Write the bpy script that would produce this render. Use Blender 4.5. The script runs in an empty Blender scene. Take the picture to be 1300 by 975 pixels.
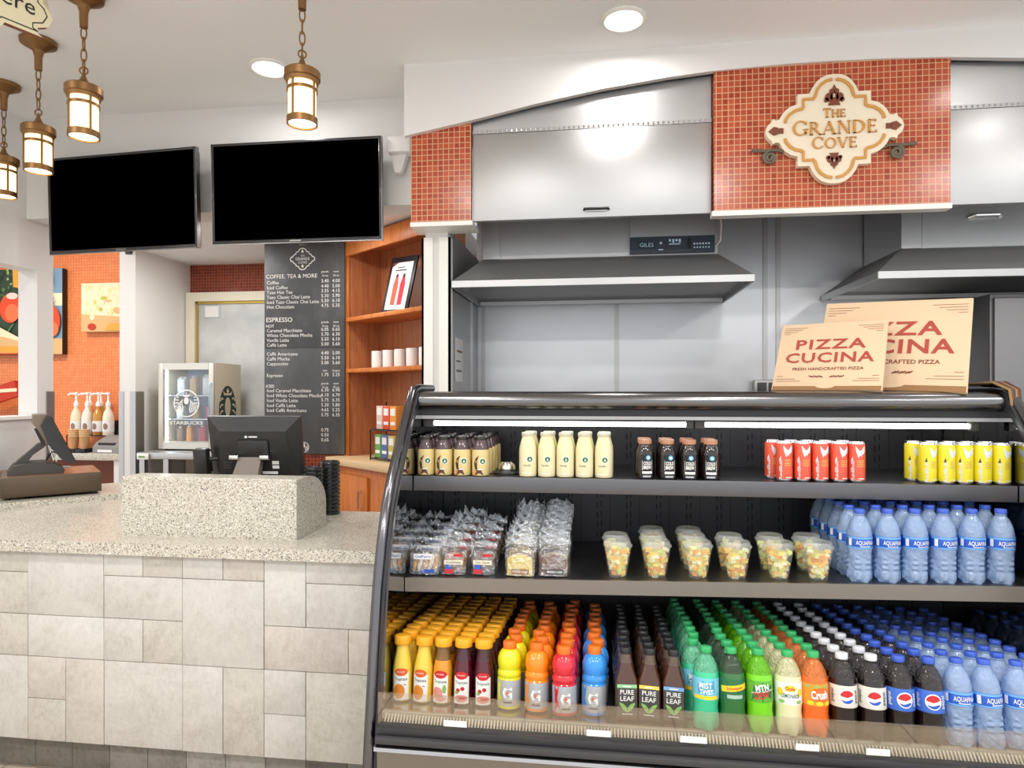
import bpy, bmesh, math, random
from mathutils import Vector, Matrix
S = bpy.context.scene
COL = S.collection
PI = math.pi
H = 1.47                       # camera height; Z values below are measured from eye level, W() lifts them to the floor
def W(z): return z + H
# ------------------------------------------------------------------ camera, world, lights, exposure
cam = bpy.data.objects.new('camera', bpy.data.cameras.new('camera'))
COL.objects.link(cam)
cam.location = (0, 0, H); cam.rotation_euler = (PI/2, 0, math.radians(7.5))
cam.data.sensor_width = 36; cam.data.lens = 835/1300*36; cam.data.shift_y = 9.5/1300
cam.data.clip_start = .05
S.camera = cam
S.view_settings.view_transform = 'Standard'; S.view_settings.look = 'None'
S.view_settings.gamma = 1; S.view_settings.use_curve_mapping = False
S.view_settings.exposure = 0.12
S.cycles.max_bounces = 10; S.cycles.transparent_max_bounces = 16
S.cycles.caustics_reflective = False; S.cycles.caustics_refractive = False
S.cycles.sample_clamp_indirect = 4
wd = bpy.data.worlds.new('world'); S.world = wd; wd.use_nodes = True
wd.node_tree.nodes['Background'].inputs[0].default_value = (.96, .98, 1, 1)
wd.node_tree.nodes['Background'].inputs[1].default_value = 1.2
CEIL = W(1.51)
def lamp(x, y, z, p, size, col=(1, .97, .94), tilt=0):
    l = bpy.data.lights.new('downlight_and_fill', 'AREA'); l.shape = 'DISK'; l.size = size; l.energy = p; l.color = col
    o = bpy.data.objects.new('downlight_and_fill', l); o.location = (x, y, z); o.rotation_euler = (tilt, 0, 0); COL.objects.link(o)
for lx, ly, lp in [(.10, 2.70, 3.5), (-1.52, 2.88, 3.5), (1.75, 2.35, 1.5),
                   (-2.6, 1.0, 14), (-.9, 1.0, 14), (.8, 1.0, 14), (2.4, 1.0, 14),
                   (-2.6, -.6, 20), (-.9, -.6, 20), (.8, -.6, 20), (2.4, -.6, 20),
                   (-4.6, 4.0, 30), (-4.6, 2.4, 20)]:
    lamp(lx, ly, CEIL-.03, lp, .14 if lp < 10 else .3)  # first two are the visible downlights; the rest are unseen, added for illumination
lamp(-2.75, 4.3, W(1.05), 11, .3); lamp(-1.7, 3.75, W(1.05), 9, .3)  # unseen lights added to brighten the alcove and its cabinet

# ------------------------------------------------------------------ materials
def s2l(c):
    return tuple((x/12.92 if x <= .04045 else ((x+.055)/1.055)**2.4) for x in c)
def rgb(r, g, b): return s2l((r/255, g/255, b/255)) + (1,)
MATS = {}
def mat(name, col=(.5, .5, .5, 1), rough=.5, metal=0, spec=.5, coat=0, trans=0, ior=1.45, emit=None, es=0, bump=None, alpha=None):
    if name in MATS: return MATS[name]
    m = bpy.data.materials.new(name); m.use_nodes = True; MATS[name] = m
    nt = m.node_tree; b = nt.nodes['Principled BSDF']
    b.inputs['Base Color'].default_value = col; b.inputs['Roughness'].default_value = rough
    b.inputs['Metallic'].default_value = metal; b.inputs['Specular IOR Level'].default_value = spec
    b.inputs['Coat Weight'].default_value = coat; b.inputs['Transmission Weight'].default_value = trans; b.inputs['IOR'].default_value = ior
    b.inputs['Coat Roughness'].default_value = .05
    if emit: b.inputs['Emission Color'].default_value = emit; b.inputs['Emission Strength'].default_value = es
    if bump:
        sc, st = bump[0], bump[1]
        tc = nt.nodes.new('ShaderNodeTexCoord'); n = nt.nodes.new('ShaderNodeTexNoise'); bp = nt.nodes.new('ShaderNodeBump')
        n.inputs['Scale'].default_value = sc; n.inputs['Detail'].default_value = bump[2] if len(bump) > 2 else 3
        bp.inputs['Strength'].default_value = st; bp.inputs['Distance'].default_value = .012 if st >= 1 else .004
        nt.links.new(tc.outputs['Object'], n.inputs['Vector']); nt.links.new(n.outputs['Fac'], bp.inputs['Height'])
        nt.links.new(bp.outputs['Normal'], b.inputs['Normal'])
    if alpha is not None:      # clear plastic / glass: part of the light passes straight through
        t = nt.nodes.new('ShaderNodeBsdfTransparent'); t.inputs[0].default_value = alpha[1]
        mx = nt.nodes.new('ShaderNodeMixShader'); mx.inputs[0].default_value = alpha[0]
        nt.links.new(b.outputs[0], mx.inputs[1]); nt.links.new(t.outputs[0], mx.inputs[2])
        nt.links.new(mx.outputs[0], nt.nodes['Material Output'].inputs[0])
    return m
def nodes(m): return m.node_tree, m.node_tree.nodes, m.node_tree.links, m.node_tree.nodes['Principled BSDF']
def wallvec(nt, axis):
    """object-space vector turned so that brick rows run up a wall"""
    tc = nt.nodes.new('ShaderNodeTexCoord'); sp = nt.nodes.new('ShaderNodeSeparateXYZ'); cb = nt.nodes.new('ShaderNodeCombineXYZ')
    nt.links.new(tc.outputs['Object'], sp.inputs[0])
    a, c = {'xz': (0, 2), 'yz': (1, 2), 'xy': (0, 1)}[axis]
    nt.links.new(sp.outputs[a], cb.inputs[0]); nt.links.new(sp.outputs[c], cb.inputs[1])
    return cb.outputs[0]
def tile_mat(name, c1, c2, mortar, pitch, ms=.0016, rough=.22, axis='xz', row=None, offset=0.0, bias=0.0):
    m = mat(name, c1, rough); nt, N, L, b = nodes(m)
    br = N.new('ShaderNodeTexBrick'); L.new(wallvec(nt, axis), br.inputs['Vector'])
    br.offset = offset; br.squash = 1
    br.inputs['Color1'].default_value = c1; br.inputs['Color2'].default_value = c2; br.inputs['Mortar'].default_value = mortar
    br.inputs['Scale'].default_value = 1; br.inputs['Brick Width'].default_value = pitch; br.inputs['Row Height'].default_value = row or pitch
    br.inputs['Mortar Size'].default_value = ms; br.inputs['Mortar Smooth'].default_value = .1; br.inputs['Bias'].default_value = bias
    L.new(br.outputs['Color'], b.inputs['Base Color'])
    bp = N.new('ShaderNodeBump'); bp.inputs['Strength'].default_value = .5; bp.inputs['Distance'].default_value = .0015; bp.invert = True
    L.new(br.outputs['Fac'], bp.inputs['Height']); L.new(bp.outputs['Normal'], b.inputs['Normal'])
    return m
def ramp(nt, src, stops):
    r = nt.nodes.new('ShaderNodeValToRGB')
    while len(r.color_ramp.elements) < len(stops): r.color_ramp.elements.new(.5)
    for e, (p, c) in zip(r.color_ramp.elements, stops): e.position = p; e.color = c
    nt.links.new(src, r.inputs[0]); return r.outputs[0]
def noise(nt, scale, detail=4, vscale=(1, 1, 1), rough=.55, dist=0):
    tc = nt.nodes.new('ShaderNodeTexCoord'); mp = nt.nodes.new('ShaderNodeMapping'); n = nt.nodes.new('ShaderNodeTexNoise')
    mp.inputs['Scale'].default_value = vscale
    n.inputs['Scale'].default_value = scale; n.inputs['Detail'].default_value = detail; n.inputs['Roughness'].default_value = rough
    n.inputs['Distortion'].default_value = dist
    nt.links.new(tc.outputs['Object'], mp.inputs[0]); nt.links.new(mp.outputs[0], n.inputs['Vector'])
    return n.outputs['Fac']
def steel(name, col, rough, vs, str_=.06):
    m = mat(name, col, rough, metal=1); nt, N, L, b = nodes(m)
    f = noise(nt, 40, 3, vs)
    g = noise(nt, 2.2, 2)
    mr = N.new('ShaderNodeMapRange'); mr.inputs[3].default_value = rough-.08; mr.inputs[4].default_value = rough+.1
    L.new(f, mr.inputs[0]); L.new(mr.outputs[0], b.inputs['Roughness'])
    bp = N.new('ShaderNodeBump'); bp.inputs['Strength'].default_value = str_; bp.inputs['Distance'].default_value = .05
    L.new(g, bp.inputs['Height']); L.new(bp.outputs[0], b.inputs['Normal'])
    return m
def granite_mat(name):
    m = mat(name, rgb(205, 198, 178), .3); nt, N, L, b = nodes(m)
    tc = N.new('ShaderNodeTexCoord'); v = N.new('ShaderNodeTexVoronoi'); v.inputs['Scale'].default_value = 300
    L.new(tc.outputs['Object'], v.inputs['Vector'])
    sp = N.new('ShaderNodeSeparateColor'); L.new(v.outputs['Color'], sp.inputs[0])
    c = ramp(nt, sp.outputs[0], [(0, rgb(92, 90, 84)), (.1, rgb(120, 116, 106)), (.14, rgb(196, 191, 176)), (.5, rgb(204, 199, 184)), (.62, rgb(176, 170, 154)), (.8, rgb(214, 210, 198)), (.94, rgb(232, 230, 222))])
    L.new(c, b.inputs['Base Color']); return m
def stone_mat(name, a, bcol, seed):
    m = mat(name, a, .55); nt, N, L, b = nodes(m)
    f = noise(nt, 4+seed, 10, (1, 1, 1.4), .72, 1.2)
    g = noise(nt, 70, 8, (1, 1, .6), .8)
    mxx = N.new('ShaderNodeMix'); mxx.data_type = 'FLOAT'; mxx.inputs[0].default_value = .5
    L.new(f, mxx.inputs[2]); L.new(g, mxx.inputs[3])
    L.new(ramp(nt, mxx.outputs[0], [(.36, bcol), (.52, a), (.66, tuple(min(1, x*1.12) for x in a[:3])+(1,))]), b.inputs['Base Color'])
    bp = N.new('ShaderNodeBump'); bp.inputs['Strength'].default_value = .55; bp.inputs['Distance'].default_value = .012
    L.new(mxx.outputs[0], bp.inputs['Height']); L.new(bp.outputs[0], b.inputs['Normal'])
    return m
def wood_mat(name, a, bcol, vs=(14, 14, 1.2)):
    m = mat(name, a, .38, spec=.4); nt, N, L, b = nodes(m)
    f = noise(nt, 3.2, 6, vs, .6, .8)
    L.new(ramp(nt, f, [(.3, bcol), (.55, a), (.75, tuple(min(1, x*1.15) for x in a[:3])+(1,))]), b.inputs['Base Color']); return m

M_WALL = mat('wall_paint', rgb(226, 224, 222), .7)
M_CEIL = mat('ceiling_paint', rgb(240, 240, 240), .8)
M_WHITE = mat('white_trim', rgb(240, 238, 232), .45)
M_FLOOR = tile_mat('floor_tile', rgb(200, 187, 170), rgb(190, 176, 158), rgb(140, 128, 114), .33, .004, .35, 'xy')
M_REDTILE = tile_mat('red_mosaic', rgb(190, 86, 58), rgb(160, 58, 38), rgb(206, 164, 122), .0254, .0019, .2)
M_REDTILE2 = tile_mat('shaded_red_mosaic', rgb(150, 58, 40), rgb(118, 38, 28), rgb(170, 120, 88), .0254, .0016, .25)  # dimmer lighting than on the orange wall is put into this red
M_ORTILE = tile_mat('orange_mosaic', rgb(240, 146, 88), rgb(232, 132, 74), rgb(206, 112, 64), .0265, .0016, .4)
M_STEEL = steel('brushed_steel', (.53, .53, .53, 1), .42, (1, 1, 30), .14)
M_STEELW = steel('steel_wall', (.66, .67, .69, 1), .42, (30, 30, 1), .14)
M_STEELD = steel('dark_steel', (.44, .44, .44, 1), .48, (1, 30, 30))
M_CHROME = mat('chrome', (.8, .8, .8, 1), .12, metal=1)
M_GRAN = granite_mat('speckled_granite')
M_STONE = [stone_mat('stone_a', rgb(212, 209, 203), rgb(194, 190, 182), 0), stone_mat('stone_b', rgb(218, 216, 210), rgb(202, 199, 192), .7),
           stone_mat('stone_c', rgb(205, 201, 192), rgb(182, 177, 167), 1.3), stone_mat('stone_d', rgb(208, 202, 194), rgb(190, 182, 173), 2)]
M_BASET = [stone_mat('base_stone_a', rgb(150, 145, 136), rgb(112, 107, 99), .3), stone_mat('base_stone_b', rgb(128, 122, 113), rgb(92, 87, 80), .9), stone_mat('base_stone_c', rgb(176, 172, 164), rgb(140, 135, 127), 1.9)]  # darker tile, with the shade of the recess also put into the colour
M_GROUT = mat('grout', rgb(120, 114, 104), .9)
M_WOOD = wood_mat('orange_wood', rgb(206, 122, 54), rgb(180, 98, 38))
M_WOODD = wood_mat('brown_wood', rgb(186, 120, 80), rgb(158, 96, 60))
M_BLACK = mat('black_plastic', rgb(28, 28, 30), .4)
M_SCREEN = mat('screen', (0, 0, 0, 1), .5, spec=0)
M_GREY = mat('grey_plastic', rgb(70, 68, 66), .4)
M_CASE = mat('case_black', rgb(50, 50, 54), .32, bump=(300, .03))
M_SHELF = steel('shelf_metal', (.16, .16, .17, 1), .4, (1, 30, 30), .02)
M_SHELF2 = steel('shelf_metal_b', (.30, .275, .245, 1), .4, (1, 30, 30), .02)
M_MIRROR = mat('mirror_panel', (.55, .55, .55, 1), .05, metal=1)
M_GLASS = mat('case_glass', rgb(236, 222, 204), .02, spec=1, metal=1, alpha=(.8, (.97, .98, .97, 1)))  # warm tint stands in for the brown of the floor's reflection
M_CLEAR = mat('clear_glass', rgb(235, 245, 250), .03, spec=.8, alpha=(.9, (.97, .99, 1, 1)))
M_LED = mat('led_tube', (1, 1, 1, 1), .3, emit=(1, 1, .98, 1), es=9)
M_BRONZE = mat('bronze', rgb(138, 102, 62), .42, metal=.7)
M_SHADE = mat('lantern_glass', rgb(255, 236, 190), .4, emit=(1, .76, .40, 1), es=1.8)
M_SHADEB = mat('lantern_lens', rgb(255, 250, 235), .4, emit=(1, .93, .78, 1), es=5)
M_HOOD = mat('hood_steel', (.42, .42, .42, 1), .45, metal=.55)
M_DECK = steel('deck_metal', (.50, .46, .41, 1), .16, (1, 30, 30), .02)
M_TAN = mat('tan_laminate', rgb(222, 192, 148), .4, bump=(300, .05))
M_DOWN = mat('downlight_lens', (1, 1, 1, 1), .4, emit=(1, .97, .93, 1), es=5)
M_CREAM = mat('cream_sign', rgb(236, 224, 200), .5)
M_GOLD = mat('sign_gold', rgb(206, 150, 74), .4)
M_BROWN = mat('sign_brown', rgb(124, 64, 40), .5)
M_SCROLL = mat('scroll_iron', rgb(112, 104, 90), .45, metal=.5)
M_CARD = mat('cardboard', rgb(222, 192, 158), .8, bump=(60, .05))
M_CARDE = mat('cardboard_edge', rgb(150, 112, 74), .85)
M_INK = mat('box_print', rgb(170, 74, 62), .8)
M_INKB = mat('box_print_brown', rgb(128, 70, 52), .8)
M_TEXTW = mat('white_lettering', rgb(238, 238, 234), .6)
M_PAPER = mat('paper', rgb(240, 240, 238), .6)

# ------------------------------------------------------------------ mesh helpers
class MB:
    def __init__(s, T=None): s.v = []; s.f = []; s.mi = []; s.mats = []; s.T = T
    def slot(s, m):
        if m not in s.mats: s.mats.append(m)
        return s.mats.index(m)
    def add(s, vs, fs, m):
        k = len(s.v); i = s.slot(m)
        s.v += [tuple(s.T @ Vector(p)) if s.T else tuple(p) for p in vs]
        s.f += [tuple(a+k for a in f) for f in fs]; s.mi += [i]*len(fs)
        return s
    def box(s, x0, x1, y0, y1, z0, z1, m, bev=0):
        if x0 > x1: x0, x1 = x1, x0
        if y0 > y1: y0, y1 = y1, y0
        if z0 > z1: z0, z1 = z1, z0
        if not bev:
            vs = [(x, y, z) for z in (z0, z1) for x, y in ((x0, y0), (x1, y0), (x1, y1), (x0, y1))]
            return s.add(vs, [(3, 2, 1, 0), (4, 5, 6, 7), (0, 1, 5, 4), (1, 2, 6, 5), (2, 3, 7, 6), (3, 0, 4, 7)], m)
        bm = bmesh.new(); bmesh.ops.create_cube(bm, size=1)
        for v in bm.verts: v.co = ((x0+x1)/2+v.co.x*(x1-x0), (y0+y1)/2+v.co.y*(y1-y0), (z0+z1)/2+v.co.z*(z1-z0))
        bmesh.ops.bevel(bm, geom=bm.edges[:], offset=bev, segments=2, affect='EDGES', profile=.5)
        return s.bm(bm, m)
    def bm(s, bm, m):
        bm.verts.index_update()
        s.add([v.co.copy() for v in bm.verts], [[v.index for v in f.verts] for f in bm.faces], m); bm.free(); return s
    def prism(s, poly, d0, d1, m, ax='y'):
        """closed outline pushed from d0 to d1 along an axis; poly gives the other two coordinates"""
        n = len(poly)
        P = {'y': lambda a, b, d: (a, d, b), 'z': lambda a, b, d: (a, b, d), 'x': lambda a, b, d: (d, a, b)}[ax]
        vs = [P(a, b, d0) for a, b in poly]+[P(a, b, d1) for a, b in poly]
        fs = [tuple(range(n)), tuple(range(2*n-1, n-1, -1))]+[(i, i+n, (i+1) % n+n, (i+1) % n) for i in range(n)]
        return s.add(vs, fs, m)
    def lathe(s, prof, m, n=20, c=(0, 0, 0), mats=None, sq=None, cap=(True, True), flute=None):
        """prof: (radius, height) pairs; mats: material per band; sq: squareness exponent per ring; flute: (count, depth) per ring"""
        vs = []; q = len(prof)
        for k, (r, z) in enumerate(prof):
            e = sq[k] if sq else 2
            for i in range(n):
                a = 2*PI*i/n + (PI/n if sq else 0)
                g = 1 if e == 2 else 1/((abs(math.cos(a))**e+abs(math.sin(a))**e)**(1/e))
                if flute and flute[k]: g *= 1+flute[k][1]*math.cos(flute[k][0]*a)
                vs.append((c[0]+r*g*math.cos(a), c[1]+r*g*math.sin(a), c[2]+z))
        for k in range(q-1):
            fs = [(k*n+i, k*n+(i+1) % n, (k+1)*n+(i+1) % n, (k+1)*n+i) for i in range(n)]
            if k == 0: base = len(s.v); s.add(vs, fs, mats[0] if mats else m)
            else:
                mi = s.slot(mats[k] if mats else m)
                s.f += [tuple(a+base for a in f) for f in fs]; s.mi += [mi]*len(fs)
        if cap[0]: s.f.append(tuple(base+i for i in range(n-1, -1, -1))); s.mi.append(s.slot(mats[0] if mats else m))
        if cap[1]: s.f.append(tuple(base+(q-1)*n+i for i in range(n))); s.mi.append(s.slot(mats[-1] if mats else m))
        return s
    def tube(s, pts, r, m, n=8, closed=False):
        pts = [Vector(p) for p in pts]; vs = []; q = len(pts); up = None
        for k, p in enumerate(pts):
            if closed: d = pts[(k+1) % q]-pts[k-1]
            else: d = pts[min(k+1, q-1)]-pts[max(k-1, 0)]
            d.normalize()
            if up is None: up = Vector((0, 0, 1)) if abs(d.z) < .9 else Vector((1, 0, 0))
            a = d.cross(up)
            if a.length < 1e-5: a = d.orthogonal()
            a.normalize(); bb = a.cross(d); up = bb
            rr = r[k] if isinstance(r, (list, tuple)) else r
            vs += [p+a*rr*math.cos(2*PI*i/n)+bb*rr*math.sin(2*PI*i/n) for i in range(n)]
        fs = [(k*n+i, ((k+1) % q)*n+i, ((k+1) % q)*n+(i+1) % n, k*n+(i+1) % n) for k in range(q if closed else q-1) for i in range(n)]
        if not closed: fs += [tuple(range(n)), tuple((q-1)*n+i for i in range(n-1, -1, -1))]
        return s.add(vs, fs, m)
    def flat(s, data, m, fn):
        vs, fs = data; return s.add([fn(x, y) for x, y in vs], fs, m)
    def blob(s, c, r, m, seg=12, jit=0, rnd=None):
        bm = bmesh.new(); bmesh.ops.create_uvsphere(bm, u_segments=seg, v_segments=max(6, seg*2//3), radius=1)
        for v in bm.verts:
            j = 1+(rnd.uniform(-jit, jit) if rnd else 0)
            v.co = (c[0]+v.co.x*r[0]*j, c[1]+v.co.y*r[1]*j, c[2]+v.co.z*r[2]*j)
        return s.bm(bm, m)
    def mesh(s, name, sharp=38):
        me = bpy.data.meshes.new(name); me.from_pydata(s.v, [], s.f)
        for m in s.mats: me.materials.append(m)
        me.polygons.foreach_set('material_index', s.mi)
        me.polygons.foreach_set('use_smooth', [True]*len(s.f)); me.update()
        me.set_sharp_from_angle(angle=math.radians(sharp)); return me
    def obj(s, name, parent=None, loc=None, sharp=38):
        o = bpy.data.objects.new(name, s.mesh(name, sharp)); COL.objects.link(o)
        if parent: o.parent = parent
        if loc: o.location = loc
        return o
TXT = {}
def text(body, cap=1.0, bold=0, space=1, align='CENTER'):
    """flat lettering with its capital height set to cap"""
    key = (body, bold, space, align)
    if key not in TXT:
        cu = bpy.data.curves.new('lettering', 'FONT'); cu.body = body; cu.align_x = align; cu.offset = bold; cu.space_character = space; cu.resolution_u = 2
        o = bpy.data.objects.new('lettering', cu); me = bpy.data.meshes.new_from_object(o)
        TXT[key] = ([(v.co.x/.69, v.co.y/.69) for v in me.vertices], [tuple(p.vertices) for p in me.polygons])
        bpy.data.objects.remove(o); bpy.data.curves.remove(cu); bpy.data.meshes.remove(me)
    vs, fs = TXT[key]
    return [(x*cap, y*cap) for x, y in vs], fs
def fit(data, w):
    """lettering squeezed or stretched to a width"""
    vs, fs = data; a = min(x for x, _ in vs); b = max(x for x, _ in vs); k = w/(b-a); c = (a+b)/2
    return [((x-c)*k, y) for x, y in vs], fs
def shift(data, dx, dy, rot=0):
    vs, fs = data; c, n = math.cos(rot), math.sin(rot)
    return [(x*c-y*n+dx, x*n+y*c+dy) for x, y in vs], fs
def shape(poly, rings=3):
    """filled outline made of shrinking rings so it can be bent round a bottle"""
    n = len(poly); cx = sum(p[0] for p in poly)/n; cy = sum(p[1] for p in poly)/n; vs = []; fs = []
    for k in range(rings):
        t = 1-k/rings; vs += [(cx+(x-cx)*t, cy+(y-cy)*t) for x, y in poly]
    vs.append((cx, cy))
    for k in range(rings-1): fs += [(k*n+i, k*n+(i+1) % n, (k+1)*n+(i+1) % n, (k+1)*n+i) for i in range(n)]
    k = rings-1; fs += [(k*n+i, k*n+(i+1) % n, len(vs)-1) for i in range(n)]
    return vs, fs
def ell(cx, cy, rx, ry=None, n=20, a0=0, a1=2*PI):
    ry = ry or rx; full = abs(a1-a0-2*PI) < 1e-6
    return [(cx+rx*math.cos(a0+(a1-a0)*i/(n if full else n-1)), cy+ry*math.sin(a0+(a1-a0)*i/(n if full else n-1))) for i in range(n)]
def rect(x0, x1, y0, y1, k=6):
    """rectangle as a strip of k quads along x"""
    vs = []; 
    for i in range(k+1): x = x0+(x1-x0)*i/k; vs += [(x, y0), (x, y1)]
    return vs, [(2*i, 2*i+2, 2*i+3, 2*i+1) for i in range(k)]
def ribbon(pts, w):
    """flat band of width w along a path"""
    vs = []; n = len(pts)
    for i, p in enumerate(pts):
        a = pts[max(0, i-1)]; b = pts[min(n-1, i+1)]; dx, dy = b[0]-a[0], b[1]-a[1]; l = math.hypot(dx, dy) or 1
        ww = w[i] if isinstance(w, (list, tuple)) else w
        vs += [(p[0]-dy/l*ww/2, p[1]+dx/l*ww/2), (p[0]+dy/l*ww/2, p[1]-dx/l*ww/2)]
    return vs, [(2*i, 2*i+1, 2*i+3, 2*i+2) for i in range(n-1)]
def wrap(r, z0=0, d=0):
    return lambda x, y: ((r+d)*math.sin(x/r), -(r+d)*math.cos(x/r), z0+y)
def face(y, z0=0): return lambda x, z: (x, y, z0+z)

def empty(name, loc=(0, 0, 0), rz=0):
    o = bpy.data.objects.new(name, None); COL.objects.link(o); o.location = loc; o.rotation_euler = (0, 0, rz); o.empty_display_size = .05; return o
def tag(o, label, cat, group=None, kind=None):
    if label: o['label'] = label
    if cat: o['category'] = cat
    if group: o['group'] = group
    if kind: o['kind'] = kind
    return o
def thing(name, label, cat, loc=(0, 0, 0), rz=0, group=None): return tag(empty(name, loc, rz), label, cat, group)
def dup(root):
    r = root.copy(); COL.objects.link(r)
    for ch in list(root.children):
        c = ch.copy(); COL.objects.link(c); c.parent = r
        for g in list(ch.children):
            d = g.copy(); COL.objects.link(d); d.parent = c
    return r
class Proto:
    def __init__(s, name, parts):
        """parts: (part name, MB[, label]) lists; the first placing uses the original itself"""
        s.root = empty(name); s.used = False
        for p in parts:
            o = p[1].obj(p[0], s.root)
            if len(p) > 2: o['label'] = p[2]
    def place(s, loc, rz, label, cat, group=None, sc=None):
        o = dup(s.root) if s.used else s.root
        s.used = True; o.location = loc; o.rotation_euler = (0, 0, rz)
        if sc: o.scale = sc
        for k in ('label', 'group'):
            if k in o: del o[k]
        return tag(o, label, cat, group)
def struct(name, mb, label=None):
    o = mb.obj(name); o['kind'] = 'structure'
    if label: o['label'] = label
    return o
ORD = 'first second third fourth fifth sixth seventh eighth ninth tenth eleventh twelfth thirteenth fourteenth fifteenth'.split()
R = random.Random(7)
# ------------------------------------------------------------------ the room
struct('floor', MB().box(-7.5, 3.6, -1.6, 6.2, -.1, 0, M_FLOOR))
struct('ceiling', MB().box(-7.5, 4.6, -1.6, 6.2, CEIL, CEIL+.1, M_CEIL))
w = MB()
w.box(-3.27, -3.15, -1.5, 3.45, 0, W(-.152), M_WALL).box(-3.27, -3.15, -1.5, 3.45, W(.685), CEIL, M_WALL)
w.box(-3.27, -3.15, 3.34, 3.45, W(-.152), W(.685), M_WALL).box(-3.27, -3.15, -1.5, 2.2, W(-.152), W(.685), M_WALL)
struct('wall_left', w)
struct('trim_1', MB().box(-3.30, -3.13, 2.2, 3.338, W(-.152), W(-.135), M_WHITE), 'white sill of the pass-through opening')
struct('wall_header', MB().box(-3.15, -.87, 3.27, 3.46, W(.957), CEIL, M_WALL), 'pale bulkhead above the two screens')
struct('ceiling_alcove', MB().box(-3.58, -.86, 3.46, 5.3, W(1.075), W(1.12), M_CEIL))
struct('wall_orange', MB().box(-7.5, -3.58, 5.3, 5.4, 0, CEIL, M_ORTILE), 'orange mosaic wall of the room beyond')
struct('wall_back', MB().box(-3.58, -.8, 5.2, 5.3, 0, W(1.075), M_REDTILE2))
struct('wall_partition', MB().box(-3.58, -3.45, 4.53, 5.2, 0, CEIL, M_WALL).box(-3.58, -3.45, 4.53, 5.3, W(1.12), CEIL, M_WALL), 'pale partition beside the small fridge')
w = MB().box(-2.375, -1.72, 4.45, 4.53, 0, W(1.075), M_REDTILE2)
struct('wall_menu', w, 'shade-darkened red mosaic wall behind the menu board')
w = MB().box(-.83, -.72, 3.1, 5.2, 0, W(.785), M_WALL)
struct('wall_column', w, 'white end wall between the wooden cabinet and the steel niche')
for i, (a, b2) in enumerate([(-.845, -.79), (-.76, -.705)]):
    struct('trim_%d' % (i+2), MB().box(a, b2, 3.085, 3.1, .1, W(.74), M_WHITE).box(a if i == 0 else b2-.01, a+.01 if i == 0 else b2, 3.085, 3.14, .1, W(.74), M_WHITE), 'white corner strip on the end wall')
def guard(n, x0, x1, y0, y1, xs):
    struct(n, MB().box(x0, x1, y0-.004, y0, .1, W(0), M_STEEL).box(xs-.004, xs+.004, y0, y1, .1, W(0), M_STEEL), 'steel corner guard')
guard('trim_4', -3.584, -3.545, 4.53, 4.56, -3.58); guard('trim_5', -3.49, -3.446, 4.53, 4.62, -3.45)
struct('trim_6', MB().box(-3.155, -3.146, 3.40, 3.455, .1, W(0), M_STEEL).box(-3.19, -3.15, 3.45, 3.456, .1, W(0), M_STEEL), 'steel corner guard')
# white fascia with the long arch
ARCH = [(-.89, 1.178), (-.853, 1.186), (-.571, 1.236), (-.286, 1.292), (.011, 1.342), (.296, 1.376), (.494, 1.392), (.807, 1.403), (.974, 1.404), (1.204, 1.40), (1.436, 1.39), (1.737, 1.366), (2.1, 1.33), (2.6, 1.26), (3.0, 1.19)]
w = MB()
for k in range(len(ARCH)-1):
    (x0, z0), (x1, z1) = ARCH[k], ARCH[k+1]
    w.prism([(x0, W(z0)), (x1, W(z1)), (x1, CEIL), (x0, CEIL)], 2.945, 2.972, M_WALL)
struct('wall_fascia', w, 'white fascia with a long arched lower edge')
def zarch(x):
    for (x0, z0), (x1, z1) in zip(ARCH, ARCH[1:]):
        if x0 <= x <= x1: return z0+(z1-z0)*(x-x0)/(x1-x0)
    return 1.2
def soffit(name, x0, x1, y, m, label, zb=.785):
    n = 8; xs = [x0+(x1-x0)*i/n for i in range(n+1)]
    poly = [(x0, W(zb)), (x1, W(zb))]+[(x, W(zarch(x)+.01)) for x in reversed(xs)]
    return struct(name, MB().prism(poly, y, 3.0, m), label)
soffit('wall_tile_end', -.865, -.582, 2.972, M_REDTILE, 'red mosaic end panel of the soffit')
soffit('wall_tile_centre', .499, 1.455, 2.958, M_REDTILE, 'red mosaic panel behind the cream sign')
struct('trim_7', MB().box(-.868, -.575, 2.968, 3.13, W(.765), W(.785), M_WHITE), 'white underside strip of the soffit')
struct('trim_8', MB().box(.49, 1.458, 2.95, 3.005, W(.763), W(.785), M_WHITE), 'white underside strip of the soffit')
struct('wall_soffit_return', MB().box(-.865, -.84, 3.0, 3.27, W(.785), CEIL, M_WALL))
# steel niche
w = MB().box(-.72, 3.2, 3.86, 3.95, 0, W(1.4), M_STEELW)
for x in (-.68, .105, .93, 1.0, 1.98): w.box(x-.012, x+.012, 3.852, 3.86, .05, W(1.3), M_STEEL)
w.box(-.66, 1.9, 3.845, 3.86, W(-.04), W(-.02), M_STEEL)
struct('wall_steel', w, 'stainless steel wall under the hoods')
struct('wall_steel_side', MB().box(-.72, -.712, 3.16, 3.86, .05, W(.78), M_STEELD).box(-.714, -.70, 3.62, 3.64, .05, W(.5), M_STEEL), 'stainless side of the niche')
struct('ceiling_niche', MB().box(-.72, 3.2, 3.12, 3.95, W(1.4), W(1.44), M_WALL))

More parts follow.
